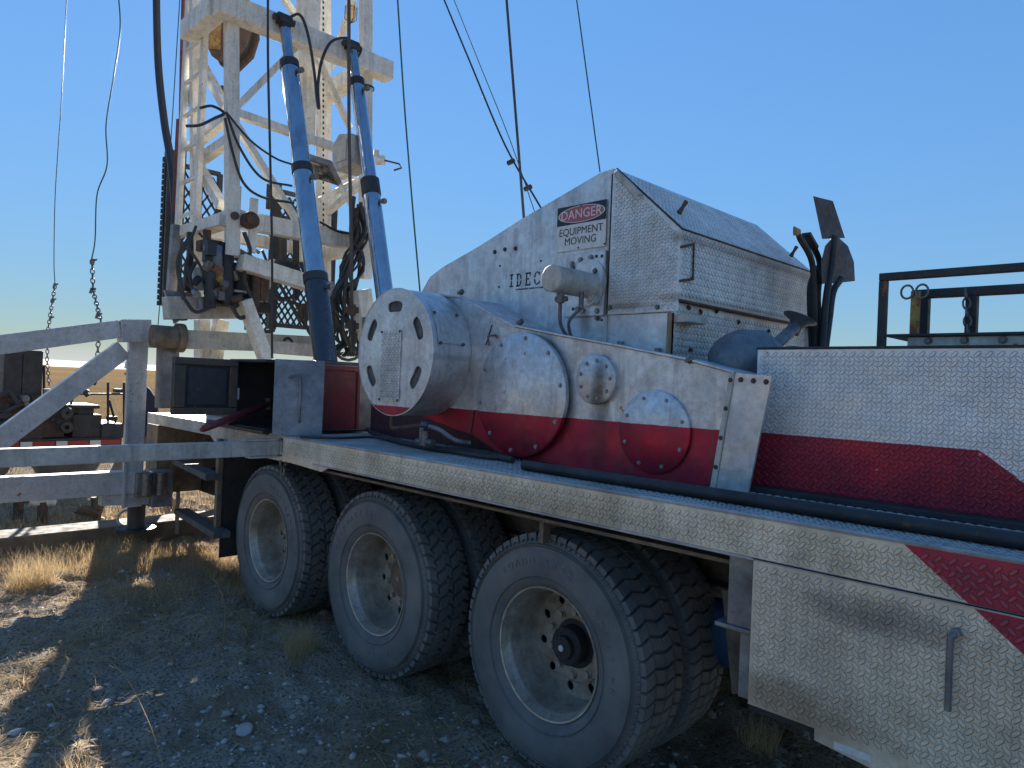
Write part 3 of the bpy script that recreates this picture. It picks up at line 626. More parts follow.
def make_wheel(style, hub_style, words, loc, inner=False):
    vs = MB()
    vs.lathe([(.288, .012), (.293, -.004), (.290, -.012), (.282, -.010), (.278, .004), (.272, .022), (.266, .034), (.262, .045), (.262, .17), (.258, .20), (.252, .215)], (0, 0, 0), (0, 1, 0), 64)
    vs.lathe([(.252, .215), (.256, .225), (.27, .25), (.288, .262)], (0, 0, 0), (0, 1, 0), 48)
    w = vs.build('wheel', m_rim, truck, smooth=True, loc=loc)
    holes = [circ(.205 * math.cos(t), .205 * math.sin(t), .025, 18, .019, t) for t in [2 * PI * (k + .3) / 10 for k in range(10)]] if hub_style != 2 else [circ(.2 * math.cos(t), .2 * math.sin(t), .024, 18) for t in [2 * PI * (k + .3) / 5 for k in range(5)]]
    v, f = curve_plate(circ(0, 0, .252, 64), holes + [circ(0, 0, .10, 32)], .008)
    v = [(x, .213 - (.252 - math.hypot(x, z)) * (.18 if math.hypot(x, z) > .17 else 0) - (.014 if math.hypot(x, z) < .17 else 0) + y, z) for x, y, z in v]
    b = MB(); b.add(v, f); b.lathe([(.178, .200), (.172, .192), (.165, .191), (.1, .191)], (0, 0, 0), (0, 1, 0), 48)
    b.build('wheel_disc', m_riml, w, loc=None, smooth=True)
    b = MB(); b.lathe([(.12, .23), (.12, .192), (.088, .188), (.086, .13), (.078, .122), (.055, .12), (.052, .098), (.03, .095), (.0, .095)] if hub_style == 0 else [(.12, .23), (.12, .19), (.082, .187), (.078, .17), (.06, .162), (.03, .16), (0, .16)], (0, 0, 0), (0, 1, 0), 32); b.build('hub', m_dark if hub_style == 0 else m_hubr, w, smooth=True)
    hc_ = .093 if hub_style == 0 else .158
    b = MB(); b.cyl((0, hc_ + .003, 0), (0, hc_ - .003, 0), .014, 16); b.build('hub_cap', m_tape if hub_style == 0 else m_riml, w, smooth=True)
    for k in range(10):
        t = 2 * PI * (k + .5) / 10; bolt((.143 * math.cos(t), .190, .143 * math.sin(t)), (0, -1, 0), .0165, w, 'lug_nut', m_riml)
    b = MB(); b.lathe([(.02, .26), (.235, .26), (.235, .25), (.02, .25)], (0, 0, 0), (0, 1, 0), 32); b.build('brake_drum', m_dark, w)
    ty = tyre_mesh(style).build('tyre', m_tyre, w, smooth=True)
    ty2 = MB()
    if words:
        for (s, a0, st, sz, r) in words:
            q = wheel_text(s, r, a0, st, sz, w, 'x'); ty2.add(q.v, q.f)
        ty2.build('tyre_lettering', m_tyret, w)
    for ch in w.children: ch.matrix_parent_inverse = Matrix.Identity(4)
    return w
def copy_part(w, loc):
    c = w.copy(); COL.objects.link(c); c.parent = w.parent; c.matrix_parent_inverse = w.matrix_parent_inverse.copy(); c.location = loc; WM[c.name] = Matrix.Translation(loc)
    for ch in list(w.children):
        d = ch.copy(); COL.objects.link(d); d.parent = c; d.matrix_parent_inverse = ch.matrix_parent_inverse.copy()
    return c
RW = [('ROADMASTER', 128, .115, .046, .405), ('RM300', 42, .12, .034, .385), ('HH', 2, .115, .034, .385), ('REGROOVABLE', -150, .085, .02, .395)]
RW = RW[:3]
w1 = make_wheel(0, 0, RW, (-2.085, 2.345, .53)); w1.rotation_euler = (0, math.radians(0), 0)
w2 = make_wheel(1, 1, [('ROADMASTER', 160, .13, .046, .405), ('RM300', -60, .12, .034, .385)], (-3.424, 2.345, .532))
w3 = copy_part(w2, (-4.759, 2.345, .535)); w3.rotation_euler = (0, math.radians(80), 0)
for x, w in ((-2.085, w1), (-3.424, w2), (-4.759, w2)):
    c = copy_part(w, (x, 2.345 + .35, .53)); c.rotation_euler = (0, 1.1 + x, 0)
    for y in (4.35, 4.70):
        c = copy_part(w, (x, y - .13, .53)); c.rotation_euler = (0, .6 + x, 0)
    b = MB(); b.lathe([(.05, 0), (.07, .3), (.19, .75), (.19, 1.0), (.07, 1.5), (.05, 1.8)], (x, 2.6, .53), (0, 1, 0), 20); b.build('axle', m_dark, truck, smooth=True)
# mud flap behind the rearmost wheel
fx = -5.45
b = MB(); b.bb((fx, 2.28, .28), (fx + .012, 2.95, 1.14)); b.build('mud_flap', m_black, truck, bevel=.003)
b = MB(); b.bb((fx - .02, 2.24, .45), (fx + .03, 2.275, 1.2)); b.build('flap_post', m_brown, truck)

# ------------------------------------------------------------------ rear of the truck: lower deck, steps, cabinet
p = at(143, 406, Y=2.45)
b = MB(); b.prism([(-7.25, 1.30), (-4.42, 1.30), (-4.42, 1.12), (-5.6, 1.12), (-5.75, 1.2), (-7.25, 1.2)], 2.30, 2.31); b.bb((-7.25, 2.31, 1.28), (-4.42, 4.7, 1.295)); b.build('rear_skirt', m_white2, truck, bevel=.002)
lugs((-5.5, 2.30, 1.13), (1, 0, 0), (0, 0, 1), (0, -1, 0), 1.1, .165).build('tread_lugs', m_white2, truck, kind='stuff', label='raised lugs of the rear skirt')
for (a, c) in (((179, 461), (214, 477)), ((181, 511), (222, 535))):
    A, B = at(*a, Y=2.5), at(*c, Y=2.2); b = MB(); b.beam(A, B, .12, .05); b.build('step', m_stepd, truck, bevel=.003)
for px in (179, 218):
    A, B = at(px, 470, Y=2.62), at(px, 535, Y=2.62); b = MB(); b.beam(A, (A.x, A.y, B.z), .03, .03, (0, 1, 0)); b.build('step_bracket', m_grey, truck)
A, B = at(165, 458, Y=2.75), at(232, 500, Y=2.75); b = MB(); b.bb((A.x, 2.75, B.z - .02), (fx - .05, 3.1, A.z)); b.build('rear_box', m_dark, truck, bevel=.006)
yb0 = 2.33; b = MB(); b.bb((-7.35, yb0, .55), (-7.05, 4.3, 1.19)); b.build('rear_shade_block', m_brown, truck, bevel=.006)  # solid block added over the dark rear compartments, widened to shade the ground
A, B = at(185, 520, Y=2.8), at(240, 505, Y=2.8); b = MB(); b.beam(A, B, .05, .05); b.build('brace', m_grey, truck)
# cabinet
CX = -4.40; z1 = 1.81
cab = thing('tool_cabinet', (CX, 2.4, 1.31), 'blue-grey and dark steel tool cabinet with its black side door swung open', 'cabinet')
b = MB(); b.bb((-5.1, 2.16, 1.312), (CX - .13, 3.0, 1.33)); b.bb((-5.1, 2.16, z1 - .02), (CX - .13, 3.0, z1)); b.bb((-5.1, 2.98, 1.33), (CX - .13, 3.0, z1 - .02)); b.bb((-5.1, 2.16, 1.33), (-5.08, 2.98, z1 - .02)); b.build('cabinet_shell', m_dark, cab, bevel=.003)
A, B = at(272, 436, Z=ZD + .005), at(322, 437, Z=ZD + .005)
b = MB(); d = (B - A); d.z = 0
b.beam(A + Vector((0, 0, .25)), A + d + Vector((0, 0, .25)), .015, z1 - ZD - .01); bd = b.build('front_panel', m_blueg, cab, bevel=.003)
e = d.normalized(); n_ = Vector((e.y, -e.x, 0)); h0 = A + e * .10 + n_ * .02
b = MB(); b.tube(spline([h0 + Vector((0, 0, .38)) - n_ * .02, h0 + Vector((0, 0, .385)) + n_ * .015, h0 + e * .06 + Vector((0, 0, .37)) + n_ * .02, h0 + e * .065 + Vector((0, 0, .12)) + n_ * .02, h0 + e * .065 + Vector((0, 0, .1)) - n_ * .02], 5), .008, 8); b.build('handle', m_grey, bd, smooth=True)
rX = -4.47; b = MB(); y0 = B.y + .02; RW_ = at(357, 400, X=rX).y - y0
b.bb((rX, y0 - .03, 1.33), (rX + .012, 3.05, z1 - .015)); b.build('back_panel', m_grey, cab)
b = MB(); b.bb((rX + .013, y0 + .0, 1.34), (rX + .03, y0 + RW_, z1 - .02)); rp = b.build('red_door', m_red, cab, bevel=.003)
b = MB()
for (ya, yb, za, zb) in ((y0, y0 + RW_, z1 - .055, z1 - .022), (y0, y0 + .025, 1.345, z1 - .06), (y0 + RW_ - .025, y0 + RW_, 1.345, z1 - .06)): b.bb((rX + .031, ya, za), (rX + .038, yb, zb))
b.build('door_frame', m_red, rp, bevel=.002)
b = MB(); b.tube(spline([(rX + .05, y0 + .03, 1.66), (rX + .08, y0 + .05, 1.60), (rX + .09, y0 + .1, 1.5), (rX + .08, y0 + .10, 1.34)], 5), .013, 8); b.build('latch_lever', m_rusty, rp, smooth=True)
# open side door of the cabinet
H0, H1 = at(239, 360, Y=2.18), at(239, 412, Y=2.18); D0 = at(172, 356, X=H0.x - .02)
b = MB(); xd = H0.x; yl = at(172, 357, X=xd).y; zt = H0.z; zb = H1.z
b.bb((xd, yl, zb - .02), (xd + .03, 2.16, zt)); od = b.build('open_door', m_dark, cab, bevel=.006)
b = MB()
for (ya, yb, za, zb2) in ((yl, 2.16, zt - .05, zt), (yl, 2.16, zb - .02, zb + .03), (yl, yl + .08, zb + .032, zt - .052), (2.10, 2.16, zb + .032, zt - .052)): b.bb((xd + .031, ya + .002, za + .001), (xd + .05, yb - .002, zb2 - .001))
b.build('door_rim', m_dbrown, od, bevel=.004)
b = MB(); b.bb((xd + .031, yl + .1, zb + .05), (xd + .036, 2.08, zt - .07)); b.build('inner_panel', m_dblue, od, bevel=.003)
for z in (zb + .12,): b = MB(); b.cyl((xd + .03, 2.168, z - .03), (xd + .03, 2.168, z + .05), .012, 10); b.build('hinge', m_tape, od)
b = MB(); b.bb((-5.6, 2.2, 1.30), (-4.58, 2.23, 1.34)); b.build('sill', m_dark, cab)
b = MB(); b.bb((xd + .05, 2.6, 1.34), (CX - .16, 2.62, 1.79)); b.build('inner_wall', m_black, cab)
# red pipe wrench sticking out of the cabinet
A, B = at(201, 430, Y=1.75), at(268, 404, Y=2.4)
wr = thing('pipe_wrench', A, 'long red-handled wrench poking out of the open cabinet', 'wrench')
b = MB(); q = [A, A.lerp(B, .03), A.lerp(B, .3), A.lerp(B, .7), B]; b.tube(q, .02, 10, True, [.012, .02, .024, .022, .02]); b.build('handle', m_red, wr, smooth=True)
dv = (B - A).normalized(); b = MB(); b.beam(A.lerp(B, .06) + Vector((0, -.02, .012)), A.lerp(B, .75) + Vector((0, -.02, .012)), .01, .01); b.build('grip_groove', m_black, wr)
b = MB(); b.beam(B, B + dv * .12, .04, .09); b.beam(B + dv * .12 + Vector((0, 0, .04)), B + dv * .12 + Vector((0, 0, -.06)), .05, .04, (0, 1, 0)); b.build('jaw', m_dark, wr, bevel=.005)

# ------------------------------------------------------------------ drawworks with its hood and chain case
dw = thing('drawworks', (-2.6, 3.3, 1.31), 'silver and red drawworks with sloping treadplate hood and round bolted chain case covers', 'winch')
# hood side
A = at(422, 291, Y=YH); pts = [(422, 291), (430, 277), (443, 267), (480, 245.7), (520, 220), (566, 193), (600, 173), (614, 168.5)]
hp = [(at(x, y, Y=YH).x, at(x, y, Y=YH).z) for x, y in pts]; seamx = at(610, 250, Y=YH).x
ap = at(617, 169.5, Y=YH); co_ = at(681.6, 229.3, Y=YH); zs = at(676, 299, Y=YH).z; cx_ = co_.x
zm = at(640, 313, Y=YH).z
b = MB(); b.prism([(hp[0][0] - .02, 1.80)] + hp + [(seamx, ap.z - .01), (seamx, 1.75)], YH, YH + .01); b.build('hood_side', m_hood, dw)
b = MB(); b.prism([(seamx + .004, ap.z - .012), (ap.x, ap.z), (cx_, co_.z), (cx_, zm), (seamx + .004, zm)], YH - .006, YH + .004); b.build('hood_corner_plate', m_hoodt, dw, bevel=.0015)
def kp(P):
    if P.x > cx_ - .01: return False
    t = (P.x - ap.x) / (cx_ - ap.x); return P.z < ap.z + (co_.z - ap.z) * max(0, t) - .025 and P.z < ap.z - .03
lugs((seamx + .01, YH - .006, zm + .005), (1, 0, 0), (0, 0, 1), (0, -1, 0), cx_ - seamx, ap.z - zm, kp).build('tread_lugs', m_hoodt_l, dw, kind='stuff', label='raised lugs of the hood corner plate')
b = MB(); b.bb((seamx + .004, YH + .0, 1.78), (cx_ - .06, YH + .006, zm - .005)); b.build('lower_side_panel', m_hood, dw, bevel=.002)
b = MB(); b.bb((cx_ - .047, YH - .006, 1.76), (cx_ - .035, YH + .02, zm - .006)); b.build('corner_strip', m_straw2, dw)
YF = 4.48
# front face (looks forward), seam, lower face, roof
b = MB(); b.bb((cx_ - .01, YH + .004, zs), (cx_, YF, co_.z)); b.build('hood_front', m_hoodt, dw, bevel=.0015)
lugs((cx_, YH + .01, zs + .01), (0, 1, 0), (0, 0, 1), (1, 0, 0), YF - YH - .02, co_.z - zs - .015).build('tread_lugs', m_hoodt_l, dw, kind='stuff', label='raised lugs of the hood front')
b = MB(); b.bb((cx_ - .045, YH + .005, 1.33), (cx_ - .035, YF, zs - .008)); b.build('lower_front', m_hoodt, dw)
lugs((cx_ - .035, YH + .02, 1.75), (0, 1, 0), (0, 0, 1), (1, 0, 0), YF - YH - .04, zs - 1.77).build('tread_lugs', m_hoodt_l, dw, kind='stuff', label='raised lugs of the lower hood front')
b = MB(); b.bb((cx_ - .04, YH - .004, zs - .010), (cx_ + .004, YF, zs)); b.build('seam_lip', m_rusty, dw)
rd = Vector((cx_ - ap.x, 0, co_.z - ap.z)); rn = Vector((-rd.z, 0, rd.x)).normalized(); rn = rn if rn.z > 0 else -rn
yr = 4.30                                                    # ridge stops short, far side slopes away
b = MB(); v0 = Vector((ap.x, YH + .004, ap.z)); v1 = Vector((cx_, YH + .004, co_.z)); v2 = Vector((cx_, YF + .02, co_.z)); v3 = Vector((ap.x, 4.5, ap.z))
b.add([v0, v1, v2, v3] + [v - rn * .008 for v in (v0, v1, v2, v3)], [(0, 1, 2, 3), (4, 5, 6, 7), (0, 1, 5, 4), (1, 2, 6, 5), (2, 3, 7, 6), (3, 0, 4, 7)]); b.build('hood_roof', m_hoodt, dw)
lugs(v0 + Vector((.0, .02, 0)) + rd.normalized() * .01, rd, (0, 1, 0), rn, rd.length - .02, 1.49).build('tread_lugs', m_hoodt_l, dw, kind='stuff', label='raised lugs of the hood roof')
b = MB(); hl = [(ap.x, ap.z)] + [(x, z) for x, z in hp[::-1]] + [(hp[0][0] - .02, 1.8)]
for i in range(len(hl) - 1):
    (x0, z0), (x1_, z1_) = hl[i], hl[i + 1]; b.add([(x0, YH + .011, z0), (x1_, YH + .011, z1_), (x1_, YF, z1_), (x0, YF, z0)], [(0, 1, 2, 3)])
b.build('hood_back', m_hood, dw)
b = MB(); b.prism([(hp[0][0] - .02, 1.33)] + hp + [(ap.x, ap.z), (cx_, co_.z), (cx_, 1.33)], YF, YF + .01); b.build('hood_far_side', m_hood, dw)
b = MB(); b.bb((-3.9, YH + .011, 1.33), (cx_ - .05, YH + .02, 1.80)); b.build('case_back', m_grey, dw)
b = MB(); b.tube([(ap.x, YH, ap.z + .004), (cx_ + .002, YH, co_.z + .004)], .006, 6); b.tube([(cx_ + .002, YH, co_.z + .003), (cx_ + .002, YF, co_.z + .003)], .005, 6); b.build('edge_weld', m_rusty, dw)
b = MB(); b.bb((seamx - .003, YH - .008, zm), (seamx + .003, YH, ap.z - .02)); b.build('panel_gap', m_dark, dw)
# apex bracket
A, B = at(618, 172, Y=YH - .01), at(640, 195, Y=YH - .04); b = MB(); b.beam(A, B, .045, .012, (0, 0, 1)); b.beam(A + Vector((0, -.02, -.005)), B + Vector((0, -.02, -.005)), .006, .035, (0, 0, 1)); b.build('apex_bracket', m_white2, dw, bevel=.003)
# little rusty handles on the roof
for (x, y, x2, y2) in ((679, 213, 686, 201), (791, 256, 800, 244)):
    t0 = at(x, y, X=cx_ - .06); A = t0; B = t0 + Vector((.02, .03, .06)); b = MB(); b.tube([A, A.lerp(B, .5), B], .010, 8, True, [.014, .009, .012]); b.build('lifting_lug', m_rusty, dw, smooth=True)
# clamp frame on the front face
A = at(681, 247, X=cx_ + .006); B = at(694, 244, X=cx_ + .006); C_ = at(693, 279, X=cx_ + .006); D = at(680, 281, X=cx_ + .006)
b = MB(); b.beam(A, B, .014, .012); b.beam(B, C_, .008, .008, (1, 0, 0)); b.beam(C_, D, .014, .012); b.build('door_hasp', m_rusty, dw, bevel=.002)
A = at(676, 320, X=cx_ - .02); b = MB(); b.bb((cx_ - .034, A.y - .0, A.z - .01), (cx_ + .05, A.y + .17, A.z + .025)); b.build('step_bracket', m_white2, dw, bevel=.003)
for (x, y) in ((700, 312), (716, 311), (738, 322), (768, 331), (786, 336), (688, 308), (690, 350)): bolt(at(x, y, X=cx_ - .035), (1, 0, 0), .011, dw, m=m_rusty)
for (x, y) in ((495, 252), (505, 249.5), (515.6, 248.5)): bolt(at(x, y, Y=YH), (0, -1, 0), .010, dw, m=m_rusty)
for (x, y) in ((657.5, 307), (610, 308), (499, 347), (597, 318)): bolt(at(x, y, Y=YH - .006), (0, -1, 0), .011, dw)
for (x, y) in ((500, 266), (541, 261), (499, 287), (469, 300), (602, 320)): b = MB(); q = at(x, y, Y=YH); b.cyl(q, q - Vector((0, .004, 0)), .006, 8); b.build('rivet', m_dark, dw)
for (x, y) in ((618.5, 347), (656, 354)):
    q = at(x, y, Y=YH - .03); b = MB(); b.bb(q - Vector((.012, 0, .02)), q + Vector((.012, .03, .03))); b.build('clip', m_grey, dw, bevel=.003)
q = at(670, 322, Y=YH)
# IDECO lettering: slab serif stencil letters, each a raised shape
def ideco():
    L = at(509.5, 287.5, Y=YH); Rr = at(552, 283, Y=YH); b = MB(); y = YH - .0015; H = .078; zb = L.z; x = L.x; n = 5; W_ = (Rr.x - L.x) / 5
    def bar(x0, x1, z0, z1): b.bb((x + x0, y, zb + z0), (x + x1, y + .003, zb + z1))
    s = W_ * .62; t = s * .24
    bar(.0, s * .7, 0, .010); bar(0, s * .7, H - .010, H); bar(s * .35 - t / 2, s * .35 + t / 2, .010, H * .46); bar(s * .35 - t / 2, s * .35 + t / 2, H * .54, H - .010); x += W_ * .82
    def ring(x0, a0, a1, rx): b.add(*arc(x + x0, zb + H / 2, rx, H / 2, t, a0, a1))
    def arc(cx, cz, rx, rz, w, a0, a1):
        vs = []; k = 10
        for i in range(k + 1):
            a = math.radians(a0 + (a1 - a0) * i / k)
            for (p, q2) in ((rx, rz), (rx - w, rz - w * .62)):
                vs += [(cx + p * math.cos(a), y, cz + q2 * math.sin(a)), (cx + p * math.cos(a), y + .003, cz + q2 * math.sin(a))]
        fs = []
        for i in range(k):
            m_ = i * 4; fs += [(m_, m_ + 4, m_ + 6, m_ + 2), (m_, m_ + 4, m_ + 5, m_ + 1), (m_ + 2, m_ + 6, m_ + 7, m_ + 3)]
        return vs, fs
    bar(0, s * .5, 0, .010); bar(0, s * .5, H - .010, H); bar(s * .12, s * .12 + t, .010, H * .46); bar(s * .12, s * .12 + t, H * .54, H - .010); ring(s * .42, 8, 88, s * .62); ring(s * .42, -88, -8, s * .62); x += W_ * 1.08
    bar(0, s, 0, .010); bar(0, s, H - .010, H); bar(s * .12, s * .12 + t, .010, H - .010); bar(s * .12 + t, s * .7, H * .46, H * .56); bar(s * .88, s, .010, .024); bar(s * .88, s, H - .024, H - .010); x += W_ * 1.05
    ring(s * .55, 40, 172, s * .58); ring(s * .55, 188, 320, s * .58); bar(s * .95, s * 1.06, .004, .024); bar(s * .95, s * 1.06, H - .024, H - .004); x += W_ * 1.08
    ring(s * .55, 8, 82, s * .6); ring(s * .55, 98, 172, s * .6); ring(s * .55, 188, 262, s * .6); ring(s * .55, 278, 352, s * .6)
    b.build('maker_lettering', m_sb, dw)
    text('small_lettering', 'INTERNATIONAL DERRICK & EQUIPMENT', .0135, m_sb, side_M((L.x + Rr.x) / 2 + .01, YH - .0015, zb - .017), dw, ext=.0006)
ideco()
# flange plate and motor
a, c = at(570.5, 250, Y=YH), at(605.5, 316, Y=YH)
b = MB(); b.bb((a.x - .01, YH - .022, c.z), (c.x, YH - .001, a.z - .03)); fl = b.build('flange_plate', m_hood, dw, bevel=.005)
fc = at(588, 283, Y=YH - .023); b = MB(); b.cyl(fc, fc - Vector((0, .01, 0)), .125, 40); b.build('flange_ring', m_hood, fl, smooth=True)
for (x, y) in ((580.5, 260), (591, 257.5), (583, 311), (577, 309.5), (597, 311), (572, 264)): bolt(at(x, y, Y=YH - .023), (0, -1, 0), .012, fl, m=m_pbolt)
for (x, y) in ((596.5, 256.3), (602, 256), (573, 309)): b = MB(); q = at(x, y, Y=YH - .0225); b.cyl(q, q - Vector((0, .002, 0)), .009, 10); b.build('bolt_hole', m_black, fl)
for (x, y) in ((595, 271), (573, 268)): bolt(at(x, y, Y=YH - .034), (0, -1, 0), .011, fl)
mo = at(550.5, 278, Y=2.60); fc2 = Vector((mo.x, YH - .03, mo.z))
mt = thing('hydraulic_motor', fc2, 'grey cylindrical motor sticking out of the hood below the danger sign', 'motor')
b = MB(); b.lathe([(.0, 0), (.062, 0), (.068, .006), (.068, .33), (.074, .335)], mo, (0, 1, 0), 36, True); b.build('motor_barrel', m_white2, mt, smooth=True)
e = Vector((fc2.x + .03, YH - .07, fc2.z - .075)); b = MB(); b.cyl(e, e + Vector((0, .04, 0)), .028, 20); b.cyl(e - Vector((0, .012, 0)), e, .016, 6); b.build('port_boss', m_white2, mt, smooth=True)
e = Vector((mo.x - .0, 2.68, mo.z - .085)); b = MB(); b.cyl(e + Vector((0, 0, .03)), e - Vector((0, 0, .03)), .02, 12); b.tube([e + Vector((-.03, 0, -.01)), e + Vector((.035, .01, -.01))], .014, 8); b.build('hose_fitting', m_bolt, mt, smooth=True)
b = MB(); b.cyl(e + Vector((.07, .08, .03)), e + Vector((.07, .08, -.05)), .013, 10); b.build('hose_fitting', m_bolt, mt, smooth=True)
b = MB(); b.tube(spline([e - Vector((0, 0, .03)), at(560, 320, Y=2.72), at(563, 330, Y=2.8), at(571.5, 342, Y=2.88)], 6), .010, 8); b.build('hose', m_grey, mt, smooth=True)
b = MB(); b.tube(spline([e + Vector((.07, .08, -.05)), at(569, 322, Y=2.83), at(572, 341, Y=2.9)], 6), .009, 8); b.build('hose', m_grey, mt, smooth=True)
# danger sign: a flat printed board screwed to the hood
TL, TR, BR, BL = [at(x, y, Y=YH - .012) for x, y in ((558.6, 208.4), (606.9, 198.7), (604.5, 246), (554.5, 252.7))]
sx0, sx1 = (TL.x + BL.x) / 2, (TR.x + BR.x) / 2; sz1 = (TL.z + TR.z) / 2; sz0 = (BL.z + BR.z) / 2; w_ = sx1 - sx0; h_ = sz1 - sz0; scx = (sx0 + sx1) / 2
sg = thing('danger_sign', (scx, YH, sz0), 'rectangular DANGER EQUIPMENT MOVING sign with red oval on the hood', 'sign')
b = MB(); b.bb((sx0, YH - .009, sz0), (sx1, YH - .006, sz1)); b.build('sign_board', m_sw, sg)
b = MB(); b.bb((sx0, YH - .0100, sz1 - h_ * .42), (sx1, YH - .0092, sz1)); b.build('sign_header', m_sb, sg)
v, f = curve_plate(circ(scx, sz1 - h_ * .21, w_ * .475, 40, h_ * .185), [circ(scx, sz1 - h_ * .21, w_ * .455, 40, h_ * .172)], .001); b = MB(); b.add([(x, YH - .0106 + y, z) for x, y, z in v], f); b.build('oval_border', m_sw, sg)
v, f = curve_plate(circ(scx, sz1 - h_ * .21, w_ * .453, 40, h_ * .17), [], .001); b = MB(); b.add([(x, YH - .0106 + y, z) for x, y, z in v], f); b.build('red_oval', m_sr, sg)
text('sign_word', 'DANGER', h_ * .29, m_sw, side_M(scx, YH - .0118, sz1 - h_ * .215), sg, ext=.0004, offset=0, sx=1.0)
text('sign_word', 'EQUIPMENT', h_ * .235, m_sb, side_M(scx, YH - .0098, sz1 - h_ * .585), sg, ext=.0004, offset=0, sx=.98)
text('sign_word', 'MOVING', h_ * .235, m_sb, side_M(scx - .0, YH - .0098, sz1 - h_ * .80), sg, ext=.0004, offset=0, sx=.98)
for (x, z) in ((scx, sz1 - .008), (scx - .01, sz0 + .01), (sx1 - .004, sz0 + .012)): bolt((x, YH - .0095, z), (0, -1, 0), .004, sg, 'screw', m_dark)
# chain case: face outline
o_ = [(462, 298), (480, 308), (515, 327), (560, 336), (620, 347), (690, 361), (736, 374), (716, 489), (640, 474), (560, 464), (500, 460), (473, 436), (440, 424), (412, 412)]
cp = [(at(x, y, Y=YC).x, at(x, y, Y=YC).z) for x, y in o_]
cp[7] = (cp[7][0], 1.315); cp[8] = (cp[8][0], 1.315); cp[9] = (cp[9][0], 1.315); cp[10] = (cp[10][0], 1.33)
DY = 2.38; dc = at(394, 352, Y=DY); DR = .364
cp2 = [(-3.05, dc.z + DR - .02)] + cp[:]
cp2[0] = (dc.x + .04, dc.z + DR - .01)
cp2 = cp2 + [(dc.x, dc.z - DR + .06)]
b = MB(); b.prism(cp2, YC, YH + .0); cs = b.build('chain_case', m_case, dw, bevel=.004)
b = MB()
for i in range(7):
    (x0, z0), (x1_, z1_) = cp2[i], cp2[i + 1]; b.beam((x0, YC - .004, z0 + .006), (x1_, YC - .004, z1_ + .006), .03, .009)
b.build('case_lip', m_hood, cs, bevel=.002)
for (x, y) in ((460, 293), (519, 323), (688, 361)):
    q = at(x, y, Y=YC - .01); b = MB(); b.cyl(q, q + Vector((.0, 0, .0)) + Vector((.022, 0, .01)), .014, 12); b.cyl(q + Vector((0, .02, 0)), q + Vector((0, -.015, 0)), .009, 8); b.build('latch', m_bolt, cs, smooth=True)
q0, q1 = at(492, 325, Y=YC - .002), at(486, 345, Y=YC - .002); b = MB(); b.beam(q0, q1, .004, .006, (0, 1, 0)); b.build('case_seam', m_dark, cs); b = MB(); q0, q1 = at(474.5, 410, Y=YC - .002), at(471, 432, Y=YC - .002); b.beam(q0, q1, .004, .006, (0, 1, 0)); b.build('case_seam', m_dark, cs)
q = at(493, 340, Y=YC - .01); b = MB(); b.tube([q + Vector((-.03, 0, -.03)), q + Vector((-.03, -.01, .02)), q + Vector((.03, -.01, .025)), q + Vector((.03, 0, .01))], .006, 6); b.build('pull_loop', m_bolt, cs)
def cover(px, py, r, y, n, m, rb, a0=.3):
    c = at(px, py, Y=y); b = MB(); b.lathe([(0, .0), (r - .008, .0), (r, .006), (r, .03)], c, (0, 1, 0), 56); cv = b.build('round_cover', m, cs, smooth=True)
    for k in range(n):
        t = 2 * PI * (k + a0) / n; bolt((c.x + math.cos(t) * (r - .028), y, c.z + math.sin(t) * (r - .028)), (0, -1, 0), rb * .85, cv, m=m_pbolt)
    return c
cover(518, 394.5, .321, 2.6, 10, m_case, .010); cover(594.5, 379.5, .118, 2.62, 9, m_case, .009, .1); cover(652.5, 432, .183, 2.63, 8, m_case, .008, .45)
c = at(640, 400, Y=YC)
# end piece of the case
e0, e1, e2, e3 = at(736, 373, Y=2.6), at(772, 376, Y=2.66), at(748, 494, Y=2.66), at(716, 490, Y=2.6); e3.z = e2.z = 1.316
b = MB(); nn = Vector((0, .012, 0)); b.add([e0, e1, e2, e3, e0 + nn, e1 + nn, e2 + nn, e3 + nn], [(0, 1, 2, 3), (7, 6, 5, 4), (0, 1, 5, 4), (1, 2, 6, 5), (2, 3, 7, 6), (3, 0, 4, 7)])
b.add([e1, e2, e2 + Vector((-.02, .03, 0)), e1 + Vector((-.02, .03, 0))], [(0, 1, 2, 3)])
ep = b.build('case_end', m_hood, dw)
b = MB(); b.beam(e0 - Vector((.012, .006, 0)), e3 - Vector((.012, .006, 0)), .022, .012, (0, 1, 0)); b.build('end_flange', m_white2, ep, bevel=.002)
for t in (.06, .3, .55, .8): bolt(e0.lerp(e3, t) + Vector((-.012, -.012, 0)), (0, -1, 0), .007, ep, m=m_rusty)
for t in (.15, .5, .85): bolt(e0.lerp(e1, t) + Vector((0, -.001, -.025)), (0, -1, 0), .008, ep, m=m_rusty)
b = MB(); b.bb((-4.3, 2.85, 1.312), (-2.9, 2.87, 1.62)); b.build('lower_guard', m_dred2, dw)
# slotted drum guard
def slot_loop(t):
    out = []
    for k in range(28):
        a = 2 * PI * k / 28; ca, sa = math.cos(a), math.sin(a); p = .55
        x = .068 * math.copysign(abs(ca) ** p, ca); z = .031 * math.copysign(abs(sa) ** p, sa)
        r_ = .262 + z; th_ = t + x / .262; out.append((r_ * math.cos(th_), r_ * math.sin(th_)))
    return out
slots = [slot_loop(t) for t in [math.radians(a) for a in (90, 30, 150, 213, 327)]]
dg_ = MB(); v, f = curve_plate(circ(0, 0, DR, 72), slots, .008); dg_.add([(x + dc.x, DY + y, z + dc.z) for x, y, z in v], f)
m_drum = m_case
df = dg_.build('drum_guard', m_drum, dw)
b = MB(); b.lathe([(DR, .004), (DR, .268), (DR - .006, .268), (DR - .006, .004)], (dc.x, DY, dc.z), (0, 1, 0), 72); b.build('guard_rim', m_hood, df, smooth=True)
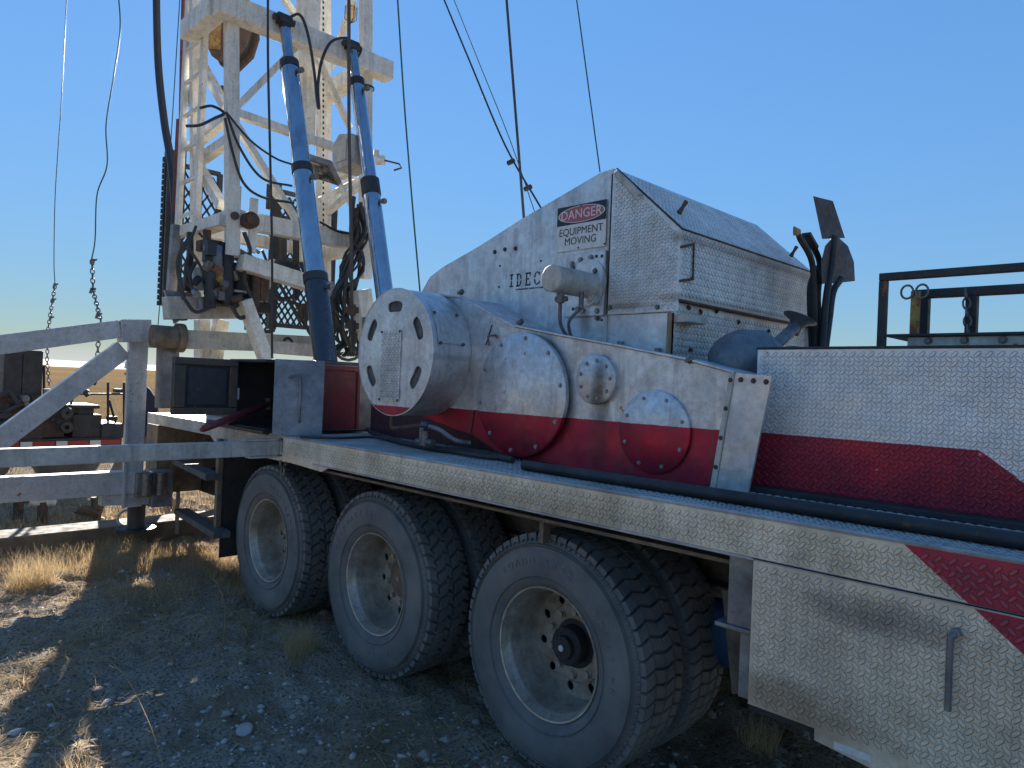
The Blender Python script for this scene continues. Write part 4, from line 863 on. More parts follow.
b = MB(); b.lathe([(DR - .002, -.006), (DR + .004, -.004), (DR + .004, .012), (DR + .001, .013)], (dc.x, DY, dc.z), (0, 1, 0), 72); b.build('rim_band', m_hood, df, smooth=True)
for t, sl_ in zip((90, 30, 150, 213, 327), slots):
    xs_ = [p[0] for p in sl_]; zs_ = [p[1] for p in sl_]
    b = MB(); x0, x1_, z0, z1_ = min(xs_) - .01, max(xs_) + .01, min(zs_) - .01, max(zs_) + .01
    k = int((x1_ - x0) / .011); b2 = [b.bb((dc.x + x0 + i * .011, DY + .008, dc.z + z0), (dc.x + x0 + i * .011 + .004, DY + .011, dc.z + z1_)) for i in range(k + 1)]
    k = int((z1_ - z0) / .011); b2 = [b.bb((dc.x + x0, DY + .0115, dc.z + z0 + i * .011), (dc.x + x1_, DY + .014, dc.z + z0 + i * .011 + .004)) for i in range(k + 1)]
    b.build('vent_mesh', m_grey, df, kind='stuff')
b = MB(); b.lathe([(0, .1), (DR - .01, .1)], (dc.x, DY, dc.z), (0, 1, 0), 40); b.build('drum_inside', m_dark, df)
dx0, dx1 = at(382, 330, Y=DY - .005).x, at(402, 330, Y=DY - .005).x; dz1 = at(392, 330, Y=DY - .005).z
b = MB(); b.bb((dx0, DY - .011, dc.z - .285), (dx1, DY - .0045, dz1)); dd = b.build('drum_door', m_case, df, bevel=.002)
lugs((dx0, DY - .011, dc.z - .28), (1, 0, 0), (0, 0, 1), (0, -1, 0), dx1 - dx0, dz1 - dc.z + .28, cell=.030, L=.025).build('tread_lugs', m_case, df, kind='stuff', label='raised lugs of the small door in the round guard')
for (x, z) in ((dx0 + .01, dz1 - .01), (dx1 - .01, dz1 - .01), (dx0 + .01, dc.z - .275), (dx1 - .01, dc.z - .275)): bolt((x, DY - .011, z), (0, -1, 0), .006, dd, m=m_rusty)
# access patch on the drum rim
pa = []
for t in (8, 22, 36):
    for y in (DY + .03, DY + .22): a_ = math.radians(t); pa.append((dc.x + (DR + .006) * math.cos(a_), y, dc.z + (DR + .006) * math.sin(a_)))
b = MB(); b.add(pa, [(0, 1, 3, 2), (2, 3, 5, 4)]); pt = b.build('access_patch', m_hood, df, smooth=True)
for i in (0, 1, 4, 5): q = Vector(pa[i]); n2 = Vector((q.x - dc.x, 0, q.z - dc.z)).normalized(); bolt(q + n2 * .001 + Vector((0, .015 if i % 2 == 0 else -.015, 0)), n2, .008, pt)
# valve and drain pipes on the deck
vv = thing('drain_valve', at(432, 440, Y=2.45), 'small valve with blue tap and bent pipes on the deck under the slotted round cover', 'valve')
q = at(392, 416, Y=2.36); r_ = at(422, 425, Y=2.42); b = MB(); b.tube(spline([q, q - Vector((0, 0, .06)), (q.x + .03, q.y + .01, q.z - .065), r_], 5), .011, 8); b.build('rusty_pipe', m_rusty, vv, smooth=True)
q = at(426, 424, Y=2.43); b = MB(); b.bb(q - Vector((.025, .02, .012)), q + Vector((.03, .02, .012))); b.build('tap', m_blue, vv, bevel=.004)
b = MB(); b.cyl(q - Vector((.03, 0, .02)), q - Vector((.03, 0, .12)), .018, 12); b.cyl(q - Vector((.07, 0, .1)), q - Vector((-.07, 0, .1)), .02, 12); b.cyl(q - Vector((0, 0, .04)), q - Vector((0, 0, .12)), .025, 12); b.build('valve_body', m_bolt, vv, smooth=True)
b = MB(); b.tube(spline([q + Vector((.03, 0, -.01)), at(440, 430, Y=2.45), at(455, 440, Y=2.5), at(470, 443, Y=2.58)], 6), .013, 8); b.build('bent_pipe', m_grey, vv, smooth=True)
for i, pts in enumerate([[(358, 423), (380, 436), (430, 448), (470, 452), (513, 460)], [(372, 432), (400, 441), (440, 449), (480, 456), (507, 458)], [(300, 437), (340, 438), (372, 437), (392, 440)]]):
    w3_ = [at(x, y, Z=ZD + .02) for x, y in pts]; b = MB(); b.tube(spline(w3_, 8), (.017, .013, .009)[i], 8)
    tag(b.build('deck_hose', m_black, None, smooth=True), ('thick black hose along the deck ending below the large round cover', 'thinner black hose lying behind the thick one on the deck', 'thin black line on the deck beside the tool cabinet')[i], 'hose')
q0, q1 = at(521, 465, Z=ZD + .028), at(1024, 546, Z=ZD + .028)
b = MB(); yy = (q0.y + at(760, 500, Z=ZD + .028).y) / 2; b.tube([(q0.x, yy, ZD + .027), (XE, yy, ZD + .027)], .024, 12); tag(b.build('deck_pipe', m_dark, None, smooth=True), 'long dark pipe lying on the deck in front of the red panels', 'pipe')
# ------------------------------------------------------------------ mast
MF, MR, MN, MY = -6.4, -7.25, 2.68, 4.09                     # front, rear, near and far faces
mast = thing('mast', (-6.8, 3.4, 1.3), 'white painted steel lattice mast with square legs and diagonal braces rising at the rear', 'drilling mast')
def mb1(name, p, q, w, h, m=None, parent=None, bev=.005, up=(0, 0, 1)):
    b = MB(); b.beam(p, q, w, h, up); return b.build(name, m or m_white, parent or mast, bevel=bev)
TOPZ = 9.5
LEAN = -.045
for (x, y, w) in ((MF, MN, .105), (MF, MY, .105), (MR, MN, .085), (MR, MY, .125)):
    mb1('leg', (x, y - LEAN * .35, 2.75), (x, y + LEAN * (TOPZ - 3.1), TOPZ), w, w, up=(1, 0, 0))
# perforated strip on the far rear leg
b = MB()
for k in range(60): z = 3.2 + k * .06; yl0 = MY + LEAN * (z - 3.1); b.bb((MR + .064, yl0 - .05, z), (MR + .066, yl0 - .03, z + .03))
b.build('leg_slots', m_dark, mast, kind='stuff')
mb1('inner_column', (-6.75, 3.52, 4.1), (-6.75, 3.52, TOPZ), .18, .18, up=(1, 0, 0))
hz0 = 4.93
mb1('head_beam', (MF + .09, 2.42, hz0), (MF + .09, 4.24, hz0), .17, .19, bev=.012)
mb1('head_beam', (MF + .0, 2.46, hz0), (MR + .18, 2.46, hz0), .14, .18, bev=.012)
mb1('head_beam', (MF, 4.05, hz0 - .0), (MR, 4.05, hz0), .12, .15)
def FP(x, y, X=MF): return at(x, y, X=X)
br = [((232, 112), (302, 41), .055), ((236, 113), (342, 150), .075), ((232, 118), (299, 224), .06), ((313, 47), (350, 128), .055),
      ((324, 216), (366, 180), .06), ((330, 168), (366, 230), .05), ((322, 128), (313, 24), .05)]
for a, c, w in br[:3]: mb1('brace', FP(*a), FP(*c), w, w)
for a, c, w in br[3:4]: mb1('brace', FP(*a, X=-6.55), FP(*c, X=-6.55), w, w)
for a, c, w in br[4:6]: mb1('brace', at(*a, Y=MY), at(*c, Y=MY), w, w)
mb1('brace', at(320, 215, X=MR), at(352, 176, X=MR), .07, .07); mb1('brace', at(330, 100, Y=MY), at(350, 84, Y=MY), .09, .09); mb1('brace', at(333, 178, Y=MY), at(366, 165, Y=MY), .09, .09)
mb1('brace', at(320, 200, X=-6.9), at(362, 178, X=-6.9), .06, .06)
zb = at(236, 219, X=MF).z
mb1('base_beam', (MF, MN - .06, zb), (MF, MY + .15, zb), .12, .16); mb1('base_beam', (MF, MN, zb), (MR, MN, zb), .10, .14); mb1('base_beam', (MR, MN, zb), (MR, MY, zb), .10, .12); mb1('base_beam', (MF, MY, zb - .02), (MR, MY, zb - .02), .12, .14)
for (a, c, w) in (((190, 42), (226, 108), .075), ((198, 165), (222, 206), .085), ((232, 114), (190, 148), .085), ((230, 140), (200, 160), .09), ((252, -10), (190, 42), .07)): mb1('side_brace', at(*a, Y=MN - .02), at(*c, Y=MN - .02), w, w)
for k in range(3):                                           # bracing above the picture
    z = 5.2 + k * 1.4
    mb1('brace', (MF, MN, z), (MF, MY, z + 1.3), .06, .06); mb1('brace', (MR, MY, z), (MR, MN, z + 1.3), .06, .06); mb1('side_brace', (MF, MN, z), (MR, MN, z + 1.3), .06, .06); mb1('side_brace', (MR, MY, z), (MF, MY, z + 1.3), .06, .06)
# collar round the far front leg under the head beam
b = MB(); b.lathe([(.085, 0), (.09, .0), (.09, .02), (.085, .02)], (MF, MY + LEAN * 1.6, hz0 - .22), (0, 0, 1), 20); b.build('leg_band', m_dark, mast, smooth=True)
# hinge bracket and rollers at the near foot
q = at(229, 200, X=MF + .08); b = MB(); b.bb((q.x, q.y - .02, zb - .35), (q.x + .03, q.y + .10, zb + .28)); b.bb((q.x, q.y + .18, zb - .3), (q.x + .03, q.y + .26, zb + .2)); b.build('hinge_plate', m_white, mast, bevel=.008)
b = MB(); b.cyl((q.x + .02, q.y + .17, zb - .02), (q.x + .1, q.y + .17, zb - .02), .075, 24); b.cyl((q.x + .1, q.y + .17, zb - .02), (q.x + .13, q.y + .17, zb - .02), .05, 16); b.cyl((q.x + .03, q.y + .04, zb - .0), (q.x + .06, q.y + .04, zb), .035, 12); b.build('hinge_pin', m_rusty, mast, smooth=True)
# ladder on the near side
L0, L1 = at(179, 205, Y=2.56), at(197, 215, Y=2.56)
lad = thing('ladder', (L0.x, 2.56, zb), 'narrow white ladder with dirty rails up the left side of the mast', 'ladder')
for q in (L0, L1): b = MB(); b.beam((q.x, 2.56, zb - .02), (q.x + (.12 if q is L0 else .05), 2.56, TOPZ), .07, .05, (0, 1, 0)); b.build('rail', m_white, lad, bevel=.004)
for k in range(20):
    z = zb + .12 + k * .33; sh = (z - zb) / (TOPZ - zb)
    b = MB(); b.beam((L0.x + .12 * sh + .03, 2.56, z), (L1.x + .05 * sh - .02, 2.56, z), .03, .03); b.build('rung', m_white, lad, bevel=.003)
b = MB(); b.beam((L0.x - .05, 2.56, zb - .03), (MF, 2.60, zb - .03), .08, .10); b.build('foot_beam', m_white, lad, bevel=.005)
# travelling block hanging inside
bc = at(231, 40, Y=3.3)
tbk = thing('travelling_block', bc, 'rusty brown and yellow travelling block with tapered lower end hanging inside the mast', 'pulley block')
e = Vector((-RT.x * .4 - FW.x * .1, 0, 0)); hw = .26
b = MB(); u = Vector((.703, .711, 0)); nrm = Vector((-.711, .703, 0))
def blockp(sc, t0, t1):
    pl = [(-.24, .34), (.25, .36), (.28, .08), (.22, -.14), (.06, -.31), (-.06, -.31), (-.16, -.24), (-.28, .0)]
    vs = [bc + u * x * sc + Vector((0, 0, z * sc)) + nrm * t0 for x, z in pl] + [bc + u * x * sc + Vector((0, 0, z * sc)) + nrm * t1 for x, z in pl]
    return vs, [tuple(range(8)), tuple(range(8, 16))[::-1]] + [(i, (i + 1) % 8, (i + 1) % 8 + 8, i + 8) for i in range(8)]
b.add(*blockp(1, -.14, -.09)); b.build('side_plate', m_rusty, tbk, bevel=.01)
b = MB(); b.add(*blockp(1, .09, .14)); b.build('side_plate', m_rusty, tbk, bevel=.01)
b = MB(); b.add(*blockp(.8, -.09, .09)); b.build('sheaves', m_dark, tbk)
b = MB(); b.beam(bc - u * .12 - nrm * .145 + Vector((0, 0, .3)), bc - u * .12 - nrm * .145 - Vector((0, 0, .18)), .012, .13, u); b.build('painted_panel', m_yell, tbk)
b = MB(); c = bc - Vector((0, 0, .42)); b.tube([bc - Vector((0, 0, .3)), c], .035, 10); b.tube(spline([c, c + u * .08 - Vector((0, 0, .1)), c - Vector((0, 0, .22)), c - u * .09 - Vector((0, 0, .12))], 6), .03, 8); b.tube([c - Vector((0, 0, .2)), c - Vector((0, 0, .75))], .02, 6); b.build('hook', m_rusty, tbk, smooth=True)
for dx in (-.1, 0, .1): b = MB(); b.tube([bc + u * dx + Vector((0, 0, .3)), bc + u * dx + Vector((0, 0, 5))], .012, 6); b.build('hoist_line', m_wire, tbk)

# ------------------------------------------------------------------ the two hydraulic raising rams
def ram(pts, radii, label, top, Yv):
    T, B = top
    r = thing('hydraulic_ram', B, label, 'hydraulic cylinder', 'telescopic rams raising the mast')
    def on(y):                                                # point on the ram axis seen at photograph row y
        f = lambda t: B.lerp(T, t); lo, hi = 0, 1
        for _ in range(30):
            mid = (lo + hi) / 2; p = f(mid) - EYE; z = p.dot(FW); Yc_ = -FPX * p.z / z; Xc = FPX * p.dot(RT) / z
            yy = 384 + Xc * sr_ + Yc_ * cr_
            if yy > y: lo = mid
            else: hi = mid
        return f(lo)
    names = ['inner_stage', 'middle_stage', 'outer_stage', 'barrel']
    for i in range(len(pts) - 1):
        m = m_chrome if radii[i][1] else m_ramdark
        b = MB(); b.cyl(on(pts[i]), on(pts[i + 1]), radii[i][0], 32); b.build(names[min(i, 3)] if radii[i][1] else 'barrel', m, r, smooth=True)
        if i:
            a = on(pts[i]); d = (B - T).normalized(); b = MB(); b.cyl(a - d * .02, a + d * (.14 if radii[i][0] > .07 and len(pts) == 4 and i == 2 else .05), radii[i][0] + .008, 32); b.build('gland_ring', m_dark, r, smooth=True)
    d = (B - T).normalized(); b = MB(); b.cyl(T + Vector((0, -.06, 0)), T + Vector((0, .06, 0)), .055, 18); b.cyl(T + Vector((0, -.1, 0)), T + Vector((0, .1, 0)), .03, 12); b.beam(T, T + d * .12, .07, .07); b.build('clevis', m_dark, r, smooth=True)
    return on
T1, B1 = Vector((MF + .21, 3.09, 5.03)), at(326, 364, Y=3.09)
T1 = at(284, 20, X=MF + .22); B1 = at(326, 364, Y=T1.y)
on1 = ram([30, 64, 168, 277, 364], [(.048, 1), (.077, 1), (.083, 1), (.095, 0)], 'nearer telescopic ram with bright blue-grey stages and black lower barrel', (T1, B1), T1.y)
T2 = at(352, 46, X=MF + .22); B2 = at(388, 320, Y=T2.y)
on2 = ram([52, 82, 182, 320], [(.045, 1), (.068, 1), (.082, 1)], 'farther telescopic ram ending behind the slotted round cover, with black middle collar', (T2, B2), T2.y)
b = MB(); b.bb((B1.x - .3, B1.y - .2, 1.33), (B1.x + .25, B1.y + .2, B1.z + .02)); b.build('ram_foot', m_dark, truck, bevel=.01)
b = MB(); b.bb((B2.x - .2, B2.y - .15, 1.33), (B2.x + .2, B2.y + .15, B2.z + .02)); b.build('ram_foot', m_grey, truck, bevel=.01)
for on_, ys, rr in ((on1, (66, 172, 281), (.077, .083, .095)), (on2, (84, 196), (.068, .082))):
    par_ = [o for o in bpy.data.objects if o.name == ('hydraulic_ram' if on_ is on1 else 'hydraulic_ram.001')][0]
    for y_, r0 in zip(ys, rr):
        c0 = on_(y_ + 6); b = MB(); b.cyl(c0, c0 + RT * (r0 + .035) - FW * .05, .018, 10); b.cyl(c0 + RT * (r0 + .02) - FW * .04, c0 + RT * (r0 + .05) - FW * .06, .026, 6); b.build('port', m_bolt, par_, smooth=False)
def cable(pts, r, label, name='cable', m=None, cat='cable', group=None, k=8):
    b = MB(); b.tube(spline(pts, k), r, 6); return tag(b.build(name, m or m_rub, None, smooth=True), label, cat, group)
XM = MF + .25
def pl(pp, **k): return [at(x, y, **k) for x, y in pp]
cable(pl([(288, 18), (300, 15), (308, 35), (314, 70), (317, 100), (319, 108), (318, 85), (322, 60), (331, 42), (345, 38), (352, 42)], X=XM), .014, 'loop of black hose between the tops of the two rams', 'hose', cat='hose')
cable(pl([(356, 45), (361, 50), (358, 57)], X=XM), .012, 'short curled hose at the top of the farther ram', 'hose', cat='hose')
cable(pl([(225, 118), (232, 150), (243, 182), (262, 197), (294, 203)], X=MF + .1), .013, 'lowest of the three black cables drooping from the mast joint', group='cables drooping from the mast joint')
cable(pl([(226, 112), (240, 148), (262, 178), (292, 186)], X=MF + .1), .012, 'middle one of the three black cables drooping from the mast joint', group='cables drooping from the mast joint')
cable(pl([(226, 112), (250, 140), (275, 158), (294, 165)], X=MF + .1), .010, 'highest of the three black cables drooping from the mast joint', group='cables drooping from the mast joint')
cable(pl([(200, 108), (212, 106), (224, 113), (215, 118), (200, 125), (186, 126)], X=MF + .0), .013, 'tangle of black hose across the ladder beside the mast joint', 'hose', cat='hose')
cable(pl([(320, 222), (340, 232), (364, 234)], X=MF + .1), .013, 'short black cable between the two rams', group=None)
cable(pl([(195, 228), (204, 238), (220, 244)], Y=2.6), .012, 'small black hose crossing the mast foot', 'hose', cat='hose')
cable(pl([(268, -20), (268, 60), (270, 150), (272, 250), (272, 358)], X=-5.9), .011, 'black line hanging straight down in front of the mast between ladder and rams', 'rope', cat='rope')
cable(pl([(349, -20), (349, 120), (351, 230), (352, 330), (352, 352)], X=-5.7), .016, 'thick brown wire rope hanging beside the farther ram', 'wire_rope', m_wire, 'rope')
cable(pl([(156, -20), (158, 60), (164, 120), (172, 170), (176, 230), (176, 300)], Y=2.6), .042, 'fat black hose curving down at the left of the ladder', 'hose', cat='hose')
cable(pl([(181, -20), (164, 250), (158, 325)], Y=2.9), .006, 'hair-thin line left of the ladder', 'line', m_green, 'rope')
cable(pl([(184, -20), (182, 60), (181, 120)], Y=2.62), .024, 'upper dark red pipe beside the ladder', 'red_pipe', m_dred, 'pipe', k=2)
cable(pl([(180, 120), (176, 200), (171, 300)], Y=2.60), .040, 'lower dark red pipe leaning beside the ladder', 'red_pipe', m_dred, 'pipe', k=2)
# guy lines
cable(pl([(67, -10), (62, 90), (58, 150), (55, 200), (54, 260), (55, 285)], Y=3.0), .008, 'leftmost thin wavy green cable in the sky', m=m_green, group='loose lines hanging in the sky')
cable(pl([(118, -10), (120, 30), (113, 80), (106, 125), (107, 165), (97, 195), (95, 240), (91, 262)], Y=2.8), .009, 'wavy dark cable with kinks hanging beside the leftmost one', m=m_green, group='loose lines hanging in the sky')
cable(pl([(397, -10), (404, 100), (412, 200), (420, 292)], X=-6.2), .009, 'slack green cable falling to the left end of the hood', m=m_green)
cable(pl([(440, -10), (470, 62), (505, 145), (541, 208)], Y=3.9), .0075, 'black cable curving down to the hood left of the danger sign')
cable(pl([(450, -10), (478, 60), (510, 140), (535, 213)], Y=4.4), .004, 'thin green line next to the curving black cable', m=m_green, k=4)
cable(pl([(505, -20), (524, 219)], Y=3.7), .010, 'straight brown wire rope reaching down to the hood', 'wire_rope', m_wire, 'rope')
cable(pl([(574, -20), (600, 172)], Y=4.0), .005, 'thin straight green guy line behind the peak of the hood', m=m_green)
for (x, y) in ((528, 186), (511, 160)): b = MB(); q = at(x, y, Y=3.9); b.cyl(q - Vector((.03, 0, .02)), q + Vector((.03, 0, -.01)), .02, 8); tag(b.build('cable_clip', m_dark, None), 'lower clip on the curving black cable' if x == 528 else 'upper clip on the curving black cable', 'clip')
def tie(pts, Y, label):
    b = chain(pl(pts, Y=Y), .026, .008); o = b.build('chain', m_bolt, None, smooth=True); return tag(o, label, 'chain', 'chains at the ends of the loose lines')
tie([(55, 285), (51, 310), (48, 330), (47, 360), (49, 385)], 3.0, 'left chain below the leftmost cable, passing behind the sloping frame beam')
tie([(92, 260), (93, 290), (101, 322), (98, 345), (97, 372)], 2.8, 'right chain with a hook, seen through the triangle of the frame')
q = at(95, 378, Y=2.8); b = MB(); b.tube([q + Vector((math.cos(t) * .05, 0, math.sin(t) * .06 - .03)) for t in np.linspace(1.6, 6.0, 10)], .014, 8); b.cyl(q + Vector((0, 0, .06)), q + Vector((0, 0, .02)), .03, 10); tag(b.build('hook', m_dark, None, smooth=True), 'dark lifting hook at the end of the right chain', 'hook')
for (x, y, Y) in ((55, 285, 3.0), (53, 300, 3.0), (51, 318, 3.0), (93, 261, 2.8), (92, 290, 2.8), (98, 315, 2.8)):
    b = MB(); q = at(x, y, Y=Y); b.cyl(q - Vector((.05, 0, .0)), q + Vector((.05, .03, .02)), .014, 8); b.cyl(q - Vector((0, .02, .05)), q + Vector((0, 0, .03)), .02, 8)
    tag(b.build('shackle', m_bolt, None, smooth=True), ('top shackle on the leftmost line', 'middle shackle on the leftmost line', 'lowest shackle on the leftmost line', 'top shackle on the wavy dark line', 'middle shackle on the wavy dark line', 'lowest shackle on the wavy dark line')[((55, 285), (53, 300), (51, 318), (93, 261), (92, 290), (98, 315)).index((x, y))], 'shackle', 'shackles on the loose lines')

# ------------------------------------------------------------------ fittings on the mast
def flood(px, py, X, label):
    c = at(px, py, X=X); t = thing('floodlight', c, label, 'floodlight'); R = Euler((math.radians(-25), math.radians(18), math.radians(30))).to_matrix()
    b = MB(); b.box(c, (.26, .30, .06), R); b.build('housing', m_grey, t, bevel=.01)
    b = MB(); b.box(c + R @ Vector((0, 0, -.034)), (.22, .26, .006), R); b.build('glass', m_chrome, t)
    b = MB(); b.beam(c + R @ Vector((-.1, .1, .03)), c + R @ Vector((-.2, .1, .12)), .03, .02); b.build('bracket', m_dark, t); return t
flood(324, 170, -6.1, 'flat grey floodlight facing down between the two rams')
c = at(347, 153, X=-6.15); t = thing('junction_box', c, 'weathered grey box on the mast partly behind the farther ram', 'junction box')
b = MB(); b.prism([(c.x - .1, c.z - .10), (c.x - .02, c.z - .2), (c.x + .22, c.z - .16), (c.x + .22, c.z + .12), (c.x, c.z + .16), (c.x - .12, c.z + .06)], c.y - .10, c.y + .14); b.build('box_body', m_white2, t, bevel=.01)
b = MB(); b.bb((c.x - .02, c.y - .112, c.z - .12), (c.x + .16, c.y - .101, c.z + .08)); b.build('box_lid', m_white2, t, bevel=.004)
c = at(376, 160, X=-6.3); t = thing('crank_handle', c, 'white knob with small crank rod sticking out right of the farther ram', 'handle')
b = MB(); b.cyl(c, c + RT * .09, .05, 16); b.cyl(c + Vector((0, 0, .03)), c + Vector((0, 0, .1)), .03, 8); b.build('knob', m_white, t, smooth=True)
b = MB(); b.tube([c + RT * .09, c + RT * .24 - Vector((0, 0, .03)), c + RT * .27 - Vector((0, 0, .07)), c + RT * .19 - Vector((0, 0, .1))], .010, 6); b.build('crank_rod', m_rusty, t, smooth=True)
def jar(px, py, Y, label):
    c = at(px, py, Y=Y); t = thing('jar_lamp', c, label, 'lamp', 'jar lamps on the mast')
    b = MB(); b.lathe([(.0, -.10), (.04, -.09), (.055, -.03), (.055, .05)], c, (0, 0, 1), 16); b.build('glass_jar', m_amber, t, smooth=True)
    b = MB(); b.lathe([(.06, .05), (.065, .06), (.05, .11), (.02, .13)], c, (0, 0, 1), 16, True); b.build('lamp_cap', m_white, t, smooth=True)
    b = MB()
    for k in range(6): a = k * PI / 3; b.tube([c + Vector((.062 * math.cos(a), .062 * math.sin(a), .06)), c + Vector((.062 * math.cos(a), .062 * math.sin(a), -.08)), c + Vector((0, 0, -.12))], .004, 4)
    b.build('wire_guard', m_dark, t); return t
jar(351, 12, 4.0, 'caged jar lamp high on the mast beside the farther ram'); jar(193, 98, 2.9, 'white jar lamp behind the ladder rungs')
# expanded metal wind guards
def guard(pa, pb, X=None, Y=None, label='', bars=2, pitch=.10):
    A, B = at(*pa, X=X) if X is not None else at(*pa, Y=Y), at(*pb, X=X) if X is not None else at(*pb, Y=Y)
    x0, x1_, y0, y1, z0, z1 = min(A.x, B.x), max(A.x, B.x), min(A.y, B.y), max(A.y, B.y), min(A.z, B.z), max(A.z, B.z)
    t = thing('mesh_guard', ((x0 + x1_) / 2, (y0 + y1) / 2, z0), label, 'mesh screen', 'black mesh screens at the mast foot')
    if X is not None: u = (0, 1, 0); w = y1 - y0; o_ = (X, y0, z0)
    else: u = (1, 0, 0); w = x1_ - x0; o_ = (x0, Y, z0)
    expanded(o_, u, (0, 0, 1), w, z1 - z0, pitch, .018).build('expanded_metal', m_dark, t, kind='stuff')
    o_ = Vector(o_); U = Vector(u); 
    for k in range(bars + 1): b = MB(); p = o_ + U * w * k / bars; b.beam(p, p + Vector((0, 0, z1 - z0)), .05, .05, U); b.build('upright', m_dark, t)
    n = max(2, int((z1 - z0) / .55))
    for k in range(n + 1): b = MB(); p = o_ + Vector((0, 0, (z1 - z0) * k / n)); b.beam(p, p + U * w, .045, .045); b.build('crossbar', m_dark, t)
    return t
guard((180, 165), (215, 300), X=-8.0, label='black mesh screen seen through the ladder left of the white leg')
guard((274, 190), (330, 330), X=-7.6, label='black mesh screen standing behind the nearer ram', bars=1, pitch=.075)
guard((250, 262), (272, 332), X=-7.7, label='small black mesh screen left of the nearer ram', bars=1, pitch=.075)
b = MB()
A, B = at(163, 158, Y=2.75), at(163, 305, Y=2.75); d = Vector((.3, 0, 0))
tg = thing('radiator_screen', (A.x, 2.75, B.z), 'tall black ribbed screen at the far left edge of the mast', 'mesh screen')
xa, xb = at(164, 230, Y=2.75).x, at(178, 230, Y=2.75).x
for x in (xa, xa + .09, xb): b = MB(); b.bb((x - .02, 2.73, B.z), (x + .02, 2.80, A.z + .05)); b.build('rib', m_dark, tg)
for k in range(26): z = B.z + (A.z - B.z) * k / 26; b = MB(); b.bb((xa - .05, 2.72, z), (xa - .021, 2.9, z + .05)); b.build('fin', m_black, tg)
tp = thing('black_post', at(276, 330, X=-7.2), 'black channel post behind the hanging line, left of the nearer ram', 'post')
A, B = at(274, 185, X=-7.2), at(276, 330, X=-7.2); b = MB(); b.bb((-7.16, A.y - .04, B.z), (-7.1, A.y + .04, A.z)); b.build('post_web', m_dark, tp); b = MB(); b.bb((-7.16, A.y - .10, A.z - .28), (-7.1, A.y - .042, A.z - .02)); b.build('post_cap', m_dark, tp)
# ------------------------------------------------------------------ rig floor below the mast: beams, props, tongs
sub = thing('rig_substructure', (-6.9, 3.0, .9), 'dirty white beams and props under the mast foot, carrying the tongs', 'support frame')
def sb(name, a, c, w, h, m=m_white2, up=(0, 0, 1), **k): return mb1(name, at(*a, **k), at(*c, **k), w, h, m, sub, up=up)
sb('floor_beam', (165, 308), (245, 308), .14, .20, X=-6.6)
sb('floor_beam', (150, 338), (322, 345), .13, .17, X=-6.75)
sb('floor_beam', (240, 262), (330, 290), .16, .14, X=-6.3, m=m_white)
sb('strut', (244, 300), (266, 360), .14, .10, X=-6.3, m=m_white)
sb('strut', (252, 308), (276, 262), .1, .1, X=-6.7, m=m_white)
sb('strut', (286, 208), (272, 190), .05, .05, X=-6.9, m=m_white)
sb('prop', (202, 320), (202, 362), .16, .1, X=-7.0, m=m_white); sb('prop', (221, 320), (214, 362), .12, .12, X=-6.95, m=m_white)
sb('prop', (168, 346), (166, 408), .15, .15, X=-6.75, m=m_grey, up=(1, 0, 0))
sb('prop', (176, 225), (170, 310), .08, .08, X=-7.3, m=m_grey, up=(1, 0, 0)); sb('prop', (200, 226), (192, 300), .16, .12, X=-7.1, m=m_white, up=(1, 0, 0))
sb('prop', (308, 228), (308, 262), .22, .1, X=-7.1, m=m_white, up=(1, 0, 0)); sb('prop', (360, 290), (372, 360), .16, .16, X=-6.0, m=m_white, up=(1, 0, 0))
sb('floor_beam', (262, 346), (330, 352), .10, .12, X=-6.4)
a, c = at(165, 290, X=-6.7), at(192, 325, X=-6.7); b = MB(); b.add([(a.x, a.y, a.z), (a.x, c.y, a.z), (a.x, c.y, c.z + .12), (a.x, a.y + .1, c.z), (a.x - .05, a.y, a.z), (a.x - .05, c.y, a.z), (a.x - .05, c.y, c.z + .12), (a.x - .05, a.y + .1, c.z)], [(0, 1, 2, 3), (4, 5, 6, 7), (0, 1, 5, 4), (1, 2, 6, 5), (2, 3, 7, 6), (3, 0, 4, 7)]); b.build('gusset', m_grey, sub)
A = at(152, 336, X=-6.6); b = MB(); b.cyl(A, A + Vector((0, .2, 0)), .10, 20); b.cyl(A + Vector((0, .2, .0)), A + Vector((0, .26, 0)), .13, 20); b.build('pin_boss', m_brown, sub, smooth=True)
b = MB(); b.bb((-7.0, 2.75, 1.29), (-6.6, 4.3, 1.5)); b.bb((-7.4, 2.9, 1.2), (-7.2, 4.0, 1.75)); b.build('floor_frame', m_brown, sub, bevel=.01)
b = MB(); A = at(286, 410, X=-6.6); q = at(288, 340, X=-6.6)
b.tube([Vector((q.x, q.y, q.z)) + Vector((0, .05 * math.cos(t), .07 * math.sin(t) - .05)) for t in np.linspace(0, 6.28, 14)], .014, 6); b.build('lifting_ring', m_dark, sub, smooth=True)
